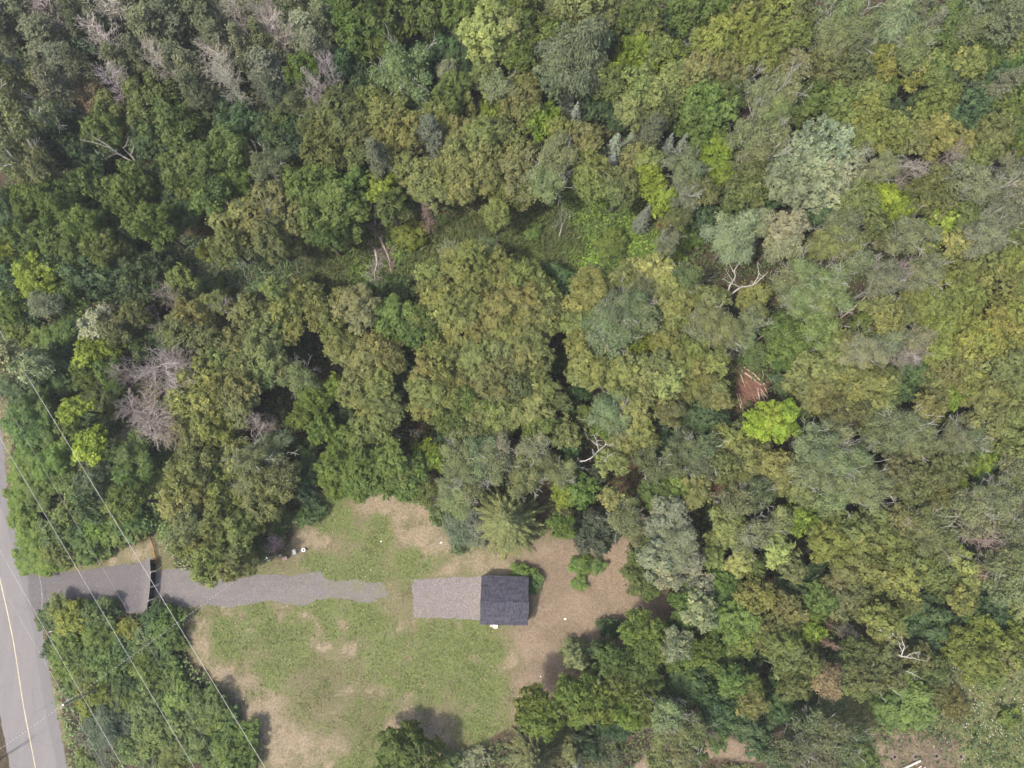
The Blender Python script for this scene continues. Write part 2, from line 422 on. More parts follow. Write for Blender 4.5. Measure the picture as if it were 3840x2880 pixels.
drive_px = [T3(*p) for p in ((182, 398), (300, 395), (500, 385), (640, 365), (760, 345), (900, 330), (975, 296), (1018, 330), (1015, 388), (1100, 372), (1180, 365), (1260, 390), (1330, 405), (1500, 415), (1659, 405))] + \
    [T4(*p) for p in ((100, 400), (230, 415), (300, 400), (420, 385), (440, 430), (520, 450), (640, 438), (700, 445), (712, 452), (760, 462), (800, 448), (842, 470), (836, 498), (858, 525), (838, 556), (800, 552), (770, 578), (700, 588), (640, 580), (550, 560), (480, 560), (370, 575), (340, 610), (220, 600), (100, 570), (0, 590))] + \
    [T3(*p) for p in ((1500, 618), (1350, 600), (1200, 620), (1100, 600), (1035, 590), (960, 655), (760, 652), (740, 600), (640, 570), (500, 560), (400, 575), (330, 620), (272, 678), (240, 690), (205, 640), (186, 520))]
def gravel_mix():
    m, N, L = mat_new('driveway_gravel')
    tc = N.new('ShaderNodeTexCoord'); P = tc.outputs['Object']
    sx = N.new('ShaderNodeSeparateXYZ'); L.new(P, sx.inputs[0])
    n = nnoise(N, L, 1.0, 6, .7, P); f = nnoise(N, L, 13, 3, .7, P); g = nnoise(N, L, .35, 5, .65, P, .6)
    mp = N.new('ShaderNodeMapping'); mp.inputs['Scale'].default_value = (.08, 1.1, 1); L.new(P, mp.inputs['Vector'])
    s = nnoise(N, L, 1.0, 4, .6, mp.outputs[0])
    c = nmix(N, L, s, (.118, .109, .106), (.190, .176, .171))
    c = nmix(N, L, nramp(N, L, n, [(.45, 0.0), (.65, .6)]), c, (.205, .176, .162))
    # grass creeping over the worn east end
    mr = N.new('ShaderNodeMapRange'); L.new(sx.outputs[0], mr.inputs[0])
    mr.inputs[1].default_value = -36; mr.inputs[2].default_value = -19
    gk = nmath(N, L, 'MULTIPLY', mr.outputs[0], nramp(N, L, g, [(.44, 0.0), (.60, 1.0)]))
    c = nmix(N, L, nmath(N, L, 'MULTIPLY', gk, .75), c, nmix(N, L, f, (.10, .115, .045), (.20, .19, .10)))
    ap = N.new('ShaderNodeMapRange'); L.new(sx.outputs[0], ap.inputs[0]); ap.inputs[1].default_value = -51.6; ap.inputs[2].default_value = -50.8
    apron = nmix(N, L, s, (.098, .088, .090), (.150, .135, .136))
    c = nmix(N, L, ap.outputs[0], nmix(N, L, nmath(N, L, 'MULTIPLY', n, .5), apron, (.14, .128, .128)), c)
    c = nmix(N, L, 1.0, c, nramp(N, L, nnoise(N, L, 3.6, 4, .8, P), [(.28, .78), (.72, 1.24)]), 'MULTIPLY')
    c = nmix(N, L, 1.0, c, nramp(N, L, f, [(.2, .78), (.8, 1.22)]), 'MULTIPLY')
    finish(N, L, c, .92, .15, f, .6, .04)
    return m
M['gravel'] = gravel_mix()
_, DRIVE_XY = sheet('driveway', drive_px, .0095, M['gravel'], .06, 4)
def pad_mat():
    m, N, L = mat_new('pad_gravel')
    tc = N.new('ShaderNodeTexCoord'); P = tc.outputs['Object']
    n = nnoise(N, L, .7, 6, .7, P); f = nnoise(N, L, 11, 3, .75, P)
    c = nmix(N, L, n, (.135, .115, .105), (.235, .210, .200))
    w_ = nnoise(N, L, .45, 6, .7, P, .8)
    c = nmix(N, L, nramp(N, L, w_, [(.52, 0.0), (.66, .6)]), c, (.20, .165, .115))
    c = nmix(N, L, 1.0, c, nramp(N, L, nnoise(N, L, 3.8, 4, .8, P), [(.28, .68), (.72, 1.34)]), 'MULTIPLY')
    c = nmix(N, L, 1.0, c, nramp(N, L, f, [(.22, .7), (.8, 1.3)]), 'MULTIPLY')
    finish(N, L, c, .92, .15, f, .7, .05)
    return m
M['pad'] = pad_mat()
_, PAD_XY = sheet('gravel_pad', [T4(1015, 440), T4(1200, 428), T4(1470, 418), T4(1470, 702), T4(1300, 692), T4(1020, 682)], .006, M['pad'], .07, 9)

# ------------------------------------------------------------------ leaf and twig geometry
def leaves_mesh(cent, norm, lw, ll, tint, rs, fold=0.0, axis=None):
    """diamond leaves: cent (N,3), norm (N,3)"""
    n = len(cent)
    norm = nrm(norm)
    t = rs.normal(size=(n, 3)) if axis is None else axis + rs.normal(size=(n, 3)) * .12
    t = nrm(t - norm * np.sum(t * norm, 1, keepdims=True))
    b = np.cross(norm, t)
    lw = np.broadcast_to(lw, n)[:, None]; ll = np.broadcast_to(ll, n)[:, None]
    v = np.stack([cent - t * ll * .5, cent + b * lw * .5 - norm * lw * fold, cent + t * ll * .5, cent - b * lw * .5 - norm * lw * fold], 1)
    return v.reshape(-1, 3), np.arange(4 * n).reshape(n, 4), np.repeat(tint, 4)

def sph(rs, n):
    return nrm(rs.normal(size=(n, 3)))

def lobe(style, R, seed, dens=1.0):
    """one leafy bough mass of a crown, radius R, centred on the origin"""
    rs = RS(seed)
    npuff = {'broad': 21, 'fine': 13, 'smooth': 11, 'pinnate': 11}[style]
    pc = [np.array([0, 0, -.10 * R])]; pr = [.64 * R]
    k = 0
    while len(pc) < npuff + 1 and k < 500:
        k += 1
        d = sph(rs, 1)[0]
        if d[2] < -.35: continue
        c = d * R * (rs.uniform(.55, .98) if rs.rand() < .8 else rs.uniform(.9, 1.08)) * np.array([1, 1, .85])
        if all(np.linalg.norm(c - o) > .25 * R for o in pc[1:]):
            pc.append(c); pr.append(R * rs.uniform(.15, .33))
    pc = np.array(pc); pr = np.array(pr)
    leaf = {'broad': (.19, .30), 'fine': (.12, .32), 'smooth': (.09, .34), 'pinnate': (.13, .46)}[style]
    per = {'broad': 12, 'fine': 8, 'smooth': 9, 'pinnate': 9}[style]
    cover_ = {'broad': 2.1, 'fine': 1.9, 'smooth': 2.6, 'pinnate': 2.3}[style] * dens
    area = .5 * leaf[0] * leaf[1]
    C = []; Nn = []; T = []; AX = []
    for j in range(len(pc)):
        ns = int(4 * math.pi * pr[j] ** 2 * .75 * cover_ / (area * per))
        d = sph(rs, ns); d[:, 2] = np.abs(d[:, 2]) * np.where(rs.rand(ns) < .8, 1, -1)
        rad = pr[j] * rs.uniform(.74, 1.28, ns)
        if style == 'fine': rad = pr[j] * rs.uniform(.5, 1.22, ns)
        p = pc[j] + d * rad[:, None]
        keep = np.ones(ns, bool)
        for q in range(len(pc)):
            if q != j: keep &= np.linalg.norm(p - pc[q], axis=1) > pr[q] * .80
        keep &= p[:, 2] > -.55 * R
        p = p[keep]; d = d[keep]; ns = len(p)
        if not ns: continue
        ptint = rs.uniform(-.16, .16)
        st = np.clip(.5 + ptint + rs.normal(size=ns) * .19, 0, 1)
        if style == 'pinnate':
            a = rs.rand(ns)[:, None] * 2 * math.pi + np.arange(per)[None] * (2 * math.pi / per) + rs.normal(size=(ns, per)) * .2
            up = nrm(d * .5 + np.array([0, 0, 1.0]) + rs.normal(size=(ns, 3)) * .25)
            e1 = nrm(np.cross(up, rs.normal(size=(ns, 3)))); e2 = np.cross(up, e1)
            ax = e1[:, None] * np.cos(a)[..., None] + e2[:, None] * np.sin(a)[..., None] - up[:, None] * .25
            cc = p[:, None] + ax * leaf[1] * .5
            nn = up[:, None] + ax * .3
            C.append(cc.reshape(-1, 3)); Nn.append(nn.reshape(-1, 3) + rs.normal(size=(ns * per, 3)) * .15); AX.append(ax.reshape(-1, 3))
        else:
            spread = {'broad': .14, 'fine': .20, 'smooth': .2}[style]
            cc = p[:, None] + rs.normal(size=(ns, per, 3)) * spread * np.array([1, 1, .7])
            upb = {'broad': .55, 'fine': .5, 'smooth': .35}[style]
            nn = d[:, None] * .80 + np.array([0, 0, upb * .8]) + rs.normal(size=(ns, per, 3)) * .32 + (sph(rs, ns) * .32)[:, None]
            C.append(cc.reshape(-1, 3)); Nn.append(nn.reshape(-1, 3))
            if style == 'smooth':
                AX.append(np.repeat(d * .5 + np.array([0, 0, -.9]), per, 0))
            else:
                AX.append(rs.normal(size=(ns * per, 3)))
        T.append(np.clip(np.repeat(st, per) + rs.normal(size=ns * per) * .13, 0, 1))
    C = np.concatenate(C); Nn = np.concatenate(Nn); T = np.concatenate(T); AX = np.concatenate(AX)
    n = len(C); sz = rs.uniform(.7, 1.25, n)
    v, f, t = leaves_mesh(C, Nn, leaf[0] * sz, leaf[1] * sz, T, rs, .12, AX)
    return mesh_np('crown', v, f, {'tint': ('FLOAT', t)}, M['leaf'])

def tubes_np(segs, sides=3):
    s = np.array([(*a, *b, r0, r1) for a, b, r0, r1 in segs], float)
    a, b, r0, r1 = s[:, :3], s[:, 3:6], s[:, 6], s[:, 7]
    d = nrm(b - a); x = nrm(np.cross(d, np.where(np.abs(d[:, 2:3]) < .9, np.array([[.1, .2, 1.]]), np.array([[1., .1, 0]])))); y = np.cross(d, x)
    n = len(s); V = []
    for k in range(sides):
        t = 2 * math.pi * k / sides; o = x * math.cos(t) + y * math.sin(t)
        V.append(a + o * r0[:, None]); V.append(b + o * r1[:, None])
    V = np.stack(V, 1).reshape(-1, 3)
    base = np.arange(n)[:, None] * (2 * sides); F = []
    for k in range(sides):
        k2 = (k + 1) % sides
        F.append(base + np.array([[2 * k, 2 * k2, 2 * k2 + 1, 2 * k + 1]]))
    return V, np.concatenate(F)

def branchy(rs, segs, p, d, L, r, lev, up=.08, wob=.28, kids=(1, 3), shrink=.6, spread=.9, nseg=4, rmin=.012, start=1):
    for i in range(nseg):
        d = nrm(d + rs.normal(size=3) * wob * .5 + np.array([0, 0, up]))
        q = p + d * L / nseg
        r1 = max(r * (1 - .16 * (i + 1)), rmin)
        segs.append((p, q, max(r, rmin), r1)); r = r1; p = q
        if lev > 0 and i >= start:
            for _ in range(rs.randint(kids[0], kids[1] + 1)):
                s = nrm(np.cross(d, rs.normal(size=3)))
                branchy(rs, segs, p, nrm(d + s * spread * rs.uniform(.6, 1.2)), L * shrink * rs.uniform(.6, 1.15), r * .55, lev - 1, up, wob, kids, shrink, spread, max(3, nseg - 1), rmin, start)

def limb_fan(R, seed):
    """pale limbs showing through a thin crown"""
    rs = RS(seed); segs = []
    for k in range(5):
        a = 2 * math.pi * (k + rs.rand() * .7) / 5
        d = nrm(np.array([math.cos(a), math.sin(a), rs.uniform(.5, 1.3)]))
        branchy(rs, segs, np.array([0, 0, -.55 * R]), d, R * rs.uniform(1.05, 1.4), .042 * R / 2.1, 2, .03, .34, (0, 2), .5, .8, 5, .016, 1)
    v, f = tubes_np(segs)
    return mesh_np('branch', v, f, None, M['bark'])

def dead_crown(kind, seed):
    """bare tree, about 10 m tall with a crown radius of 2.4 m"""
    rs = RS(seed); segs = []; trunk = []
    H = 10.0
    p = np.zeros(3); pts = [p]; d = np.array([0, 0, 1.0])
    for i in range(10):
        d = nrm(d + rs.normal(size=3) * .05 + np.array([0, 0, .1])); p = p + d * H / 10; pts.append(p)
    for i in range(10):
        r0 = .17 * (1 - i / 11.); r1 = .17 * (1 - (i + 1) / 11.)
        trunk.append((pts[i], pts[i + 1], r0, r1))
    if kind == 'fluffy':
        for i in range(3, 11):
            for k in range(5 if i > 4 else 3):
                a = rs.rand() * 6.283; L = 2.5 * (1 - abs(i - 6.5) / 9) * rs.uniform(.7, 1.1)
                branchy(rs, segs, pts[i], nrm(np.array([math.cos(a), math.sin(a), rs.uniform(.0, .7)])), L, .042, 2, .05, .4, (1, 2), .55, .9, 4, .017, 0)
    elif kind == 'spruce':
        for i in range(2, 11):
            for k in range(9):
                a = rs.rand() * 6.283; L = 2.1 * (1 - i / 13.) * rs.uniform(.7, 1.1)
                branchy(rs, segs, pts[i] + d * rs.rand() * .8 * (i < 10), nrm(np.array([math.cos(a), math.sin(a), rs.uniform(-.25, .15)])), L, .03, 1, -.03, .25, (2, 3), .45, .8, 4, .019, 0)
    else:   # forked: a few heavy crooked limbs
        trunk = trunk[:5]
        for k in range(4):
            a = 6.283 * (k + rs.rand() * .6) / 4
            branchy(rs, segs, pts[4 if k < 2 else 5], nrm(np.array([math.cos(a), math.sin(a), rs.uniform(.7, 1.5)])), 5.0 * rs.uniform(.75, 1.1), .11, 2, .06, .45, (0, 2), .5, .9, 6, .02, 1)
    v, f = tubes_np(trunk, 8); tm = mesh_np('trunk', v, f, None, M['bark'], True)
    v, f = tubes_np(segs, 3); bm = mesh_np('branch', v, f, None, M['bark'])
    return tm, bm

def spruce_mesh(R, H, seed, levels=17, per=9, droop=.28, dens=1.0, z0=.06, long=1.0, power=.8):
    rs = RS(seed); C = []; Nn = []; AX = []; T = []; W = []; Ln = []; segs = []
    for lv in range(levels):
        t = lv / (levels - 1.)
        z = H * (z0 + (1 - z0) * t * .985)
        L0 = R * ((1 - t) ** power) + .18
        nb = per if t < .8 else max(5, per - 3)
        for k in range(nb):
            a = 6.283 * (k + .5 * (lv % 2) + rs.uniform(-.3, .3)) / nb
            L = L0 * rs.uniform(.72, 1.12) * (1 if rs.rand() > .1 else .6)
            out = np.array([math.cos(a), math.sin(a), 0]); side = np.array([-out[1], out[0], 0])
            zj = z + rs.uniform(-.25, .25)
            lift = .25 * t
            ns = max(4, int(L / .17 * dens))
            s = (np.arange(ns) + .5) / ns
            path = out * (L * s)[:, None] + np.array([0, 0, 1.0]) * (zj + L * (lift * s - droop * s + .16 * s ** 3))[:, None]
            segs.append((np.array([0, 0, zj]), path[-1], .035, .012))
            tintb = np.clip(.5 + rs.normal() * .14, 0, 1)
            wid = .42 * np.sin(np.clip(s * 2.7 + .35, 0, math.pi)) * min(1, L / 1.8) + .12
            for sg in (-1, 1):
                for rep in range(2):
                    ax = nrm(side * sg * rs.uniform(.7, 1.1, ns)[:, None] + out * rs.uniform(.5, 1.0, ns)[:, None] + np.array([0, 0, 1.0]) * rs.uniform(-.45, .1, ns)[:, None])
                    ll = wid * rs.uniform(.8, 1.4, ns) * long
                    C.append(path + ax * (ll * .5)[:, None]); AX.append(ax); Ln.append(ll); W.append(np.full(ns, .115))
                    Nn.append(np.array([0, 0, 1.0]) + out * .25 + rs.normal(size=(ns, 3)) * .35)
                    T.append(np.clip(tintb - .12 + rs.normal(size=ns) * .16, 0, 1))
            # brighter ridge shoots along the branch
            ax = nrm(out * 1.0 + rs.normal(size=(ns, 3)) * .25 + np.array([0, 0, .15]))
            C.append(path + np.array([0, 0, .06])); AX.append(ax); Ln.append(np.full(ns, .36)); W.append(np.full(ns, .13))
            Nn.append(np.array([0, 0, 1.0]) + rs.normal(size=(ns, 3)) * .3); T.append(np.clip(tintb + .28 + rs.normal(size=ns) * .1, 0, 1))
    C = np.concatenate(C); v, f, tt = leaves_mesh(C, np.concatenate(Nn), np.concatenate(W), np.concatenate(Ln), np.concatenate(T), rs, .1, np.concatenate(AX))
    return mesh_np('crown', v, f, {'tint': ('FLOAT', tt)}, M['needle'])

def pine_mesh(R, H, seed):
    """taller, ragged conifer: needle tufts gathered in plates at the branch ends"""
    rs = RS(seed); C = []; Nn = []; AX = []; T = []
    for lv in range(15):
        t = lv / 14.; z = H * (.22 + .77 * t)
        L0 = R * (math.sin(math.pi * min(1, .32 + .68 * t)) ** .8 * .9 + .12)
        for k in range(7 if t < .85 else 4):
            if rs.rand() < .12: continue
            a = rs.rand() * 6.283; L = L0 * rs.uniform(.55, 1.12)
            out = np.array([math.cos(a), math.sin(a), 0])
            for s in (.45, .7, .92):
                c = out * L * s + np.array([0, 0, z + L * s * rs.uniform(-.08, .18)]) + rs.normal(size=3) * .12
                nt = 13
                tc = c + rs.normal(size=(nt, 3)) * np.array([.33, .33, .15])
                st = np.clip(.5 + rs.normal() * .16, 0, 1)
                for _ in range(6):
                    ax = nrm(rs.normal(size=(nt, 3)) + out * .6 + np.array([0, 0, .55]))
                    C.append(tc + ax * .13); AX.append(ax); Nn.append(rs.normal(size=(nt, 3)) * .6 + np.array([0, 0, .8]) + out * .3)
                    T.append(np.clip(st + rs.normal(size=nt) * .15, 0, 1))
    C = np.concatenate(C); n = len(C)
    v, f, tt = leaves_mesh(C, np.concatenate(Nn), .10 * rs.uniform(.8, 1.3, n), .34 * rs.uniform(.8, 1.2, n), np.concatenate(T), rs, .1, np.concatenate(AX))
    return mesh_np('crown', v, f, {'tint': ('FLOAT', tt)}, M['needle'])

SIZES = (1.1, 1.9, 3.0)
LOBES = {}
for st, nv in (('broad', 4), ('fine', 3), ('smooth', 2), ('pinnate', 3)):
    for si, R in enumerate(SIZES):
        if st in ('pinnate',) and si == 2: continue
        LOBES[st, si] = [lobe(st, R, 100 + 17 * k + 5 * si + len(st) * 31) for k in range(nv)]
FANS = [limb_fan(1.9, 40 + k) for k in range(4)]
DEAD = {k: [dead_crown(k, 60 + 7 * i) for i in range(3)] for k in ('fluffy', 'spruce', 'forked')}
SPRUCE = [spruce_mesh(2.3, 11.0, 11 + k, power=.85) for k in range(3)]
STAR = spruce_mesh(6.1, 14.0, 77, levels=21, per=12, droop=.34, dens=1.25, long=.92, power=.95)
PINE = [pine_mesh(2.6, 13.0, 21 + k) for k in range(3)]

# ------------------------------------------------------------------ where every crown stands (pixels of twelve 960-pixel squares of the photograph, 1659 units each)
# O olive broadleaf, G mid green, D dark green, Y yellow-green, S thin grey-green with pale limbs, W silvery, P pine, B blue-grey spruce, N green spruce,
# R rusty, U feathery-leaved; X, Z, F bare trees; small letters are shrubs.  Suffix: l light, k dark, y yellow, b bluish, h greyish
CAT = {
(0, 0): """P60,130,120k P200,120,100 P320,280,160 P50,260,110k P430,60,110k P880,90,120 P1000,230,140 P1130,140,150h P1300,90,130 P1180,430,120 P1440,290,90 P1250,480,110
P940,400,85 P820,450,115 P440,430,130h P400,610,120h P560,470,100k P1600,330,90 P80,500,130h P540,170,100k P700,230,100k P1380,130,90k P60,0,90 P250,0,90h P600,0,100k P980,0,90 P1180,0,90
D240,530,90b D600,330,90b D200,380,90k R610,640,110 O700,690,90k X760,110,120 X340,90,90 X710,320,105 X1070,450,85 X820,580,85 F1430,220,90 X1420,450,115 X1520,560,90 X1550,110,75 X1640,20,70
S150,650,190k S110,900,210k S230,1080,160k S60,760,140k G1010,680,150h G1150,830,160h G700,860,110 D440,950,130b D560,1020,100b D1400,740,110b D1560,800,115b P1290,640,100k
G1480,970,110b G1340,1050,110b G1230,1120,130b G1530,1150,105y G1380,1290,100 D1150,1260,130 G560,1200,100 G850,1240,135 D680,1220,85 D1020,1220,100 G250,1310,115 G420,1330,130 y340,1320,70
G1010,1460,150 D700,1440,120 D820,1540,90 G560,1450,110 D180,1440,130 D60,1290,90 G180,1570,115 G360,1560,105 Y60,1590,80k G500,1600,110 G680,1600,110 O1560,1450,150 O1480,1590,110k y1340,1620,60k D60,1450,100 D1180,1400,100b D940,930,100 D480,760,110b D1060,1010,90k S330,760,90k""",
(1, 0): """P90,480,140h P60,300,90 P330,250,145l P200,60,110 P440,170,95 P300,60,90k P400,370,100h G310,480,115 X170,240,90 X60,30,80 X410,640,85 S250,650,110k P150,640,85k X490,490,60
G740,100,175 G680,220,140 G830,300,80 G600,60,110 G1120,90,155 G1300,60,120l G1500,70,150 O1500,220,150l O1630,180,110l D960,130,110k D960,250,100k D1240,330,100 D1130,400,90 D1430,380,110 D1340,260,90 D560,470,110k D700,560,90k D650,420,100k D470,540,70 D520,120,100k D1600,330,90k D1560,420,80b
S950,480,165b W1240,480,75b G1280,610,105h B1095,670,75 B1080,800,60 O1490,520,100 S1580,570,95 Y1550,690,85k N1390,730,95y O760,650,90 O870,780,150 O930,900,130 O560,750,130k O400,830,115k O480,960,140k O640,900,90k O650,1010,80k B500,920,80h
B540,1070,85 B640,1120,65h P800,1040,85h B890,1150,65 O1190,760,85 P1130,900,115h O1330,900,110 O1460,880,110 O1600,850,80 O1330,1040,130 O1470,1020,110 O1250,1130,120 O1400,1160,130 O1070,1150,110 O960,1060,70 O1180,1240,90 O1330,1235,90 O1100,1230,80 O1530,1180,80
G380,1230,155 G560,1240,150 G480,1400,170 G340,1350,105 G600,1370,110 G460,1530,90k Y820,1230,100k G870,1340,85 D60,850,110b D130,930,100b S80,1070,105k g230,1110,85 O120,1290,120 O60,1420,120 O180,1450,110 O100,1560,110k F100,1400,80
Z1090,1390,75 y1000,1530,85k g620,1520,80 G1620,1250,90y O1600,1060,85 O1550,1380,75 Z1560,1370,40 s1500,1610,75 s1260,1620,55l g1370,1640,60 D760,1000,80k D250,800,90k D240,960,90k G190,730,80h g950,1330,70 D1300,440,90 D820,420,70k""",
(2, 0): """G70,110,135y G60,240,110 O470,90,170h O330,130,100 O610,80,100h D710,210,75 G850,90,110 G750,130,90k G1130,90,115 D1290,90,85b G1410,110,115 D1000,190,100k
W430,390,200k G270,250,95y W310,470,120k W510,300,110k O870,210,95 Y790,370,110k Y900,440,95k G1060,380,85y O930,320,85 O1330,320,155y O1250,440,110 O1480,260,140y O1590,350,130y O1610,150,115y O1500,120,90 O1420,440,110 B1140,290,75k S1480,520,95h F1480,520,80 O1180,520,95 O1050,490,80
O840,620,135 O960,600,130 O770,730,100 O960,720,100k G1160,700,135l G1290,690,140l G1380,640,95 G1220,830,115 G1120,800,90 Z1520,690,75 S1620,620,110h S1540,900,135h S1610,1010,130h O620,560,95k Y640,470,55 D620,700,95b D520,690,75b D180,440,100k D170,580,80k G60,400,90
O60,560,110 O60,690,115 O110,780,80 B360,660,80l B410,760,70 Y150,800,90k Y260,790,95k O330,860,85 O470,900,95 O500,1060,85 O480,1180,95 B350,980,70l B365,1090,75 S270,1050,130b S220,1180,120b O60,1000,95 O60,1150,130 O100,1250,90 B120,1030,55
B660,970,100 B640,1080,70h B830,830,60l B780,890,55 P900,880,95k B1000,960,75 B1095,950,65k O790,1010,75 O890,1060,85 Y870,1180,85k O690,1180,95k O650,1245,85k O740,1265,70k S1120,1080,115h S1110,1250,115h Y1310,1010,95k Y1340,1110,95k Y1280,900,85k
O1460,1180,115k O1570,1130,110k O1250,1230,80k O1420,1300,85k O1560,1260,95k F1330,1310,60 O1080,1420,75k Y960,1310,75k B860,1400,65k S1000,1570,75k g640,1570,100y D1250,1430,90 D1500,1380,95 D1620,1290,80b g1160,1540,70 g140,1500,45 F320,1450,60 o980,1430,55  D1430,1000,60k
W1440,1530,140 W1590,1450,80 F1500,1620,60 g380,1220,60 g980,1390,50y D700,800,60k D560,640,70k""",
(3, 0): """O80,80,120y O200,90,95k O130,250,110y O40,330,95y O60,430,85 F280,180,80 S460,140,145 S570,210,130b S400,290,110 W800,180,150b W830,90,110b P960,80,90 P1010,210,80h G1130,170,115b P1300,60,130b P1470,200,150b P1560,80,130b P1380,0,110b P1600,0,110b S1280,220,90 P540,370,85h G450,310,75 O170,430,85h
O380,470,125k O680,400,110y O760,370,85 O700,500,100y S900,370,90 S950,300,90 O930,480,95y O1060,460,85 O1280,430,85y G1190,310,95 G1410,350,85 D1430,480,105b D1220,560,105b P1490,590,100h G1600,430,95b G1590,680,95y G1100,640,115l G1010,760,95l D1000,650,80
S80,610,125 S60,720,100 G280,660,95b G180,740,85 G490,690,115l O660,640,85 O640,730,85y D820,760,95 D1250,800,135 D1370,720,105 D1170,850,90 O700,850,120y O830,870,85y O610,880,85y G640,790,70 O1080,900,110y O1230,920,95 O1420,900,115 O1530,830,90 O1350,980,90 D800,970,85
W330,990,150 W180,1090,150 W480,1080,145 W300,1220,150 W540,1000,105 W100,1220,115 W430,1200,110 S40,900,90 D300,1370,105 S740,1100,105 X900,1130,105 X1150,1050,100 O1330,1060,90 S1320,1220,135h X1310,1200,60 S1580,1130,105h O1100,1170,90k g1240,1080,55 Y720,1240,85 Y780,1360,95 Y870,1330,75 y960,1380,50
O560,1270,85 O500,1370,95k O620,1310,85 O980,1290,105k O1130,1340,90k Y1130,1440,85l Y1070,1530,60l X870,1400,55 G1590,900,85 G1630,970,80y S1550,1270,95h S1500,1420,105h S440,1480,115 S360,1590,115y S490,1600,105y W100,1490,115 W80,1600,95 S900,1530,115h X840,1590,60 O1200,1590,75l S1380,1540,115h F1400,1560,80 O1010,1610,65 O680,1480,95k O1570,1560,105 O1300,1420,95k O1640,1480,80k O1640,1640,90k O780,1570,80k O940,900,90 O1610,300,80 D1060,250,70 O600,600,80 G720,560,90 D1310,620,90 O560,480,90k""",
(0, 1): """D60,60,95b Y270,140,120k D60,190,95b D620,170,145 D740,160,105b D950,180,135 D860,300,100 G480,300,95b W310,320,85k D200,340,95b G60,340,85y O1180,140,75 O1180,240,55k d1380,250,110b X1120,280,85 x1380,200,60 D440,170,100b D380,60,100 D1060,100,100 D860,60,100
O870,390,85k X980,370,60 O1240,400,115 O1150,480,90k X1070,500,70 O1370,320,70 O1440,300,65k X1500,340,85 O1630,380,95 O1330,520,80k W620,440,95l O740,490,75 Y620,590,85k Y590,700,85 Y720,580,75k D850,520,105 u400,560,105b u300,530,85 D370,690,95b W70,690,100 W210,690,95 d170,840,120h
u420,830,85 G700,760,85 G560,770,65 D960,480,80 D1020,580,80 D1150,580,75 O1550,600,115 O1450,680,95 O1330,820,130 O1280,950,140 O1230,880,85 O1400,920,105 O1560,860,105 O1560,980,110k O1450,800,90 O1600,720,90 X1090,790,185 X1200,690,150 X980,1030,150 X1080,1080,150 X1150,1140,110 X850,780,80 F980,720,110 X900,1010,80 x860,1160,80
o1000,920,90k Y490,990,85 U230,1000,110 U180,1100,115 U290,1140,85 G470,1100,75 Y600,1230,95 U360,1300,105 D620,1150,85 d750,1120,65 U850,1300,115 U830,1430,115 u180,1300,85y u155,1430,95y u135,1570,88y u240,1540,95 u340,1480,85y d500,1480,95 D630,1440,110h D620,1590,105 G820,1590,105 o560,1350,70 d700,1290,70 d960,1280,80
O1300,1180,140k O1390,1100,120 O1250,1360,110h O1420,1330,110 O1540,1280,105 O1180,1430,80 O1170,1590,105h O1300,1560,110 O1450,1560,120 O1590,1500,110 S1620,1330,110 O1350,1450,100 d640,900,85 d760,900,80 g720,1000,70 g120,480,90y g100,560,80k d480,480,80 G930,620,60k d300,900,70 d600,1020,60 d1060,1230,70 d900,1180,60""",
(1, 1): """O120,220,75 O250,250,85 O260,340,75 O400,360,95 O490,430,105 O380,290,80 O650,310,115h O690,390,110h O560,300,80 O60,450,95 O150,400,85 O230,480,75 O60,600,115 O130,690,100 O60,750,90 S280,790,105 O560,600,85 G900,390,110l G860,470,100 G1070,420,85 G1090,510,95 G990,500,80
O690,680,105 O790,600,95 O880,650,85k O650,890,95 O790,820,85 Y520,860,80k G360,950,95y G310,1040,75y G440,1110,95y O1120,100,75l O1120,190,70h O1280,90,110 O1420,60,120 O1550,100,105 O1400,200,140 O1550,230,130 O1210,260,100 O1180,380,100 O1300,360,110 O1450,380,130 O1590,380,120 O1120,310,75
O1330,500,110 O1480,520,110 O1600,520,100 O1180,620,95 O1290,660,95k O1420,650,110 O1570,660,120h O1110,760,95 O1210,790,95 O1130,880,110 O1100,980,90 O1310,810,75 O1420,820,100 O1550,800,120 O1240,930,95 O1610,900,85 G1370,930,70 O800,1090,105 O700,1140,95 O740,1030,85 O880,1000,85k
O1420,1010,95 O1570,1080,100 O1500,990,90 O1390,1160,95 O1490,1160,80k G1280,1060,85 G1200,1060,65 D600,1020,70 F910,1160,45 F1030,1150,35 G560,1210,85 G540,1330,120 G640,1260,110 G460,1370,80 G560,1460,110 G720,1380,110 G680,1470,100 G860,1330,100 G920,1400,95 G850,1490,75 G1000,1480,95 G1050,1370,85
Y1110,1280,80k Y1180,1320,75k G1120,1530,80h S1330,1310,110 S1450,1330,120 S1550,1260,100h S1380,1420,110 S1530,1360,95 S1280,1440,85 S1300,1560,110h S80,1290,130k S60,1400,130h O60,1540,130h O180,1480,95h O210,1400,75h D330,1400,100 D300,1270,80k D320,1540,80k X40,1100,90
D480,1020,70k d250,620,90k D950,760,80k D900,900,60k d640,560,70y D950,560,70k d700,225,55 d860,200,80k d950,250,80k d330,200,70 S1390,1520,60k D770,1200,70k D1230,1180,60k D1180,500,60k""",
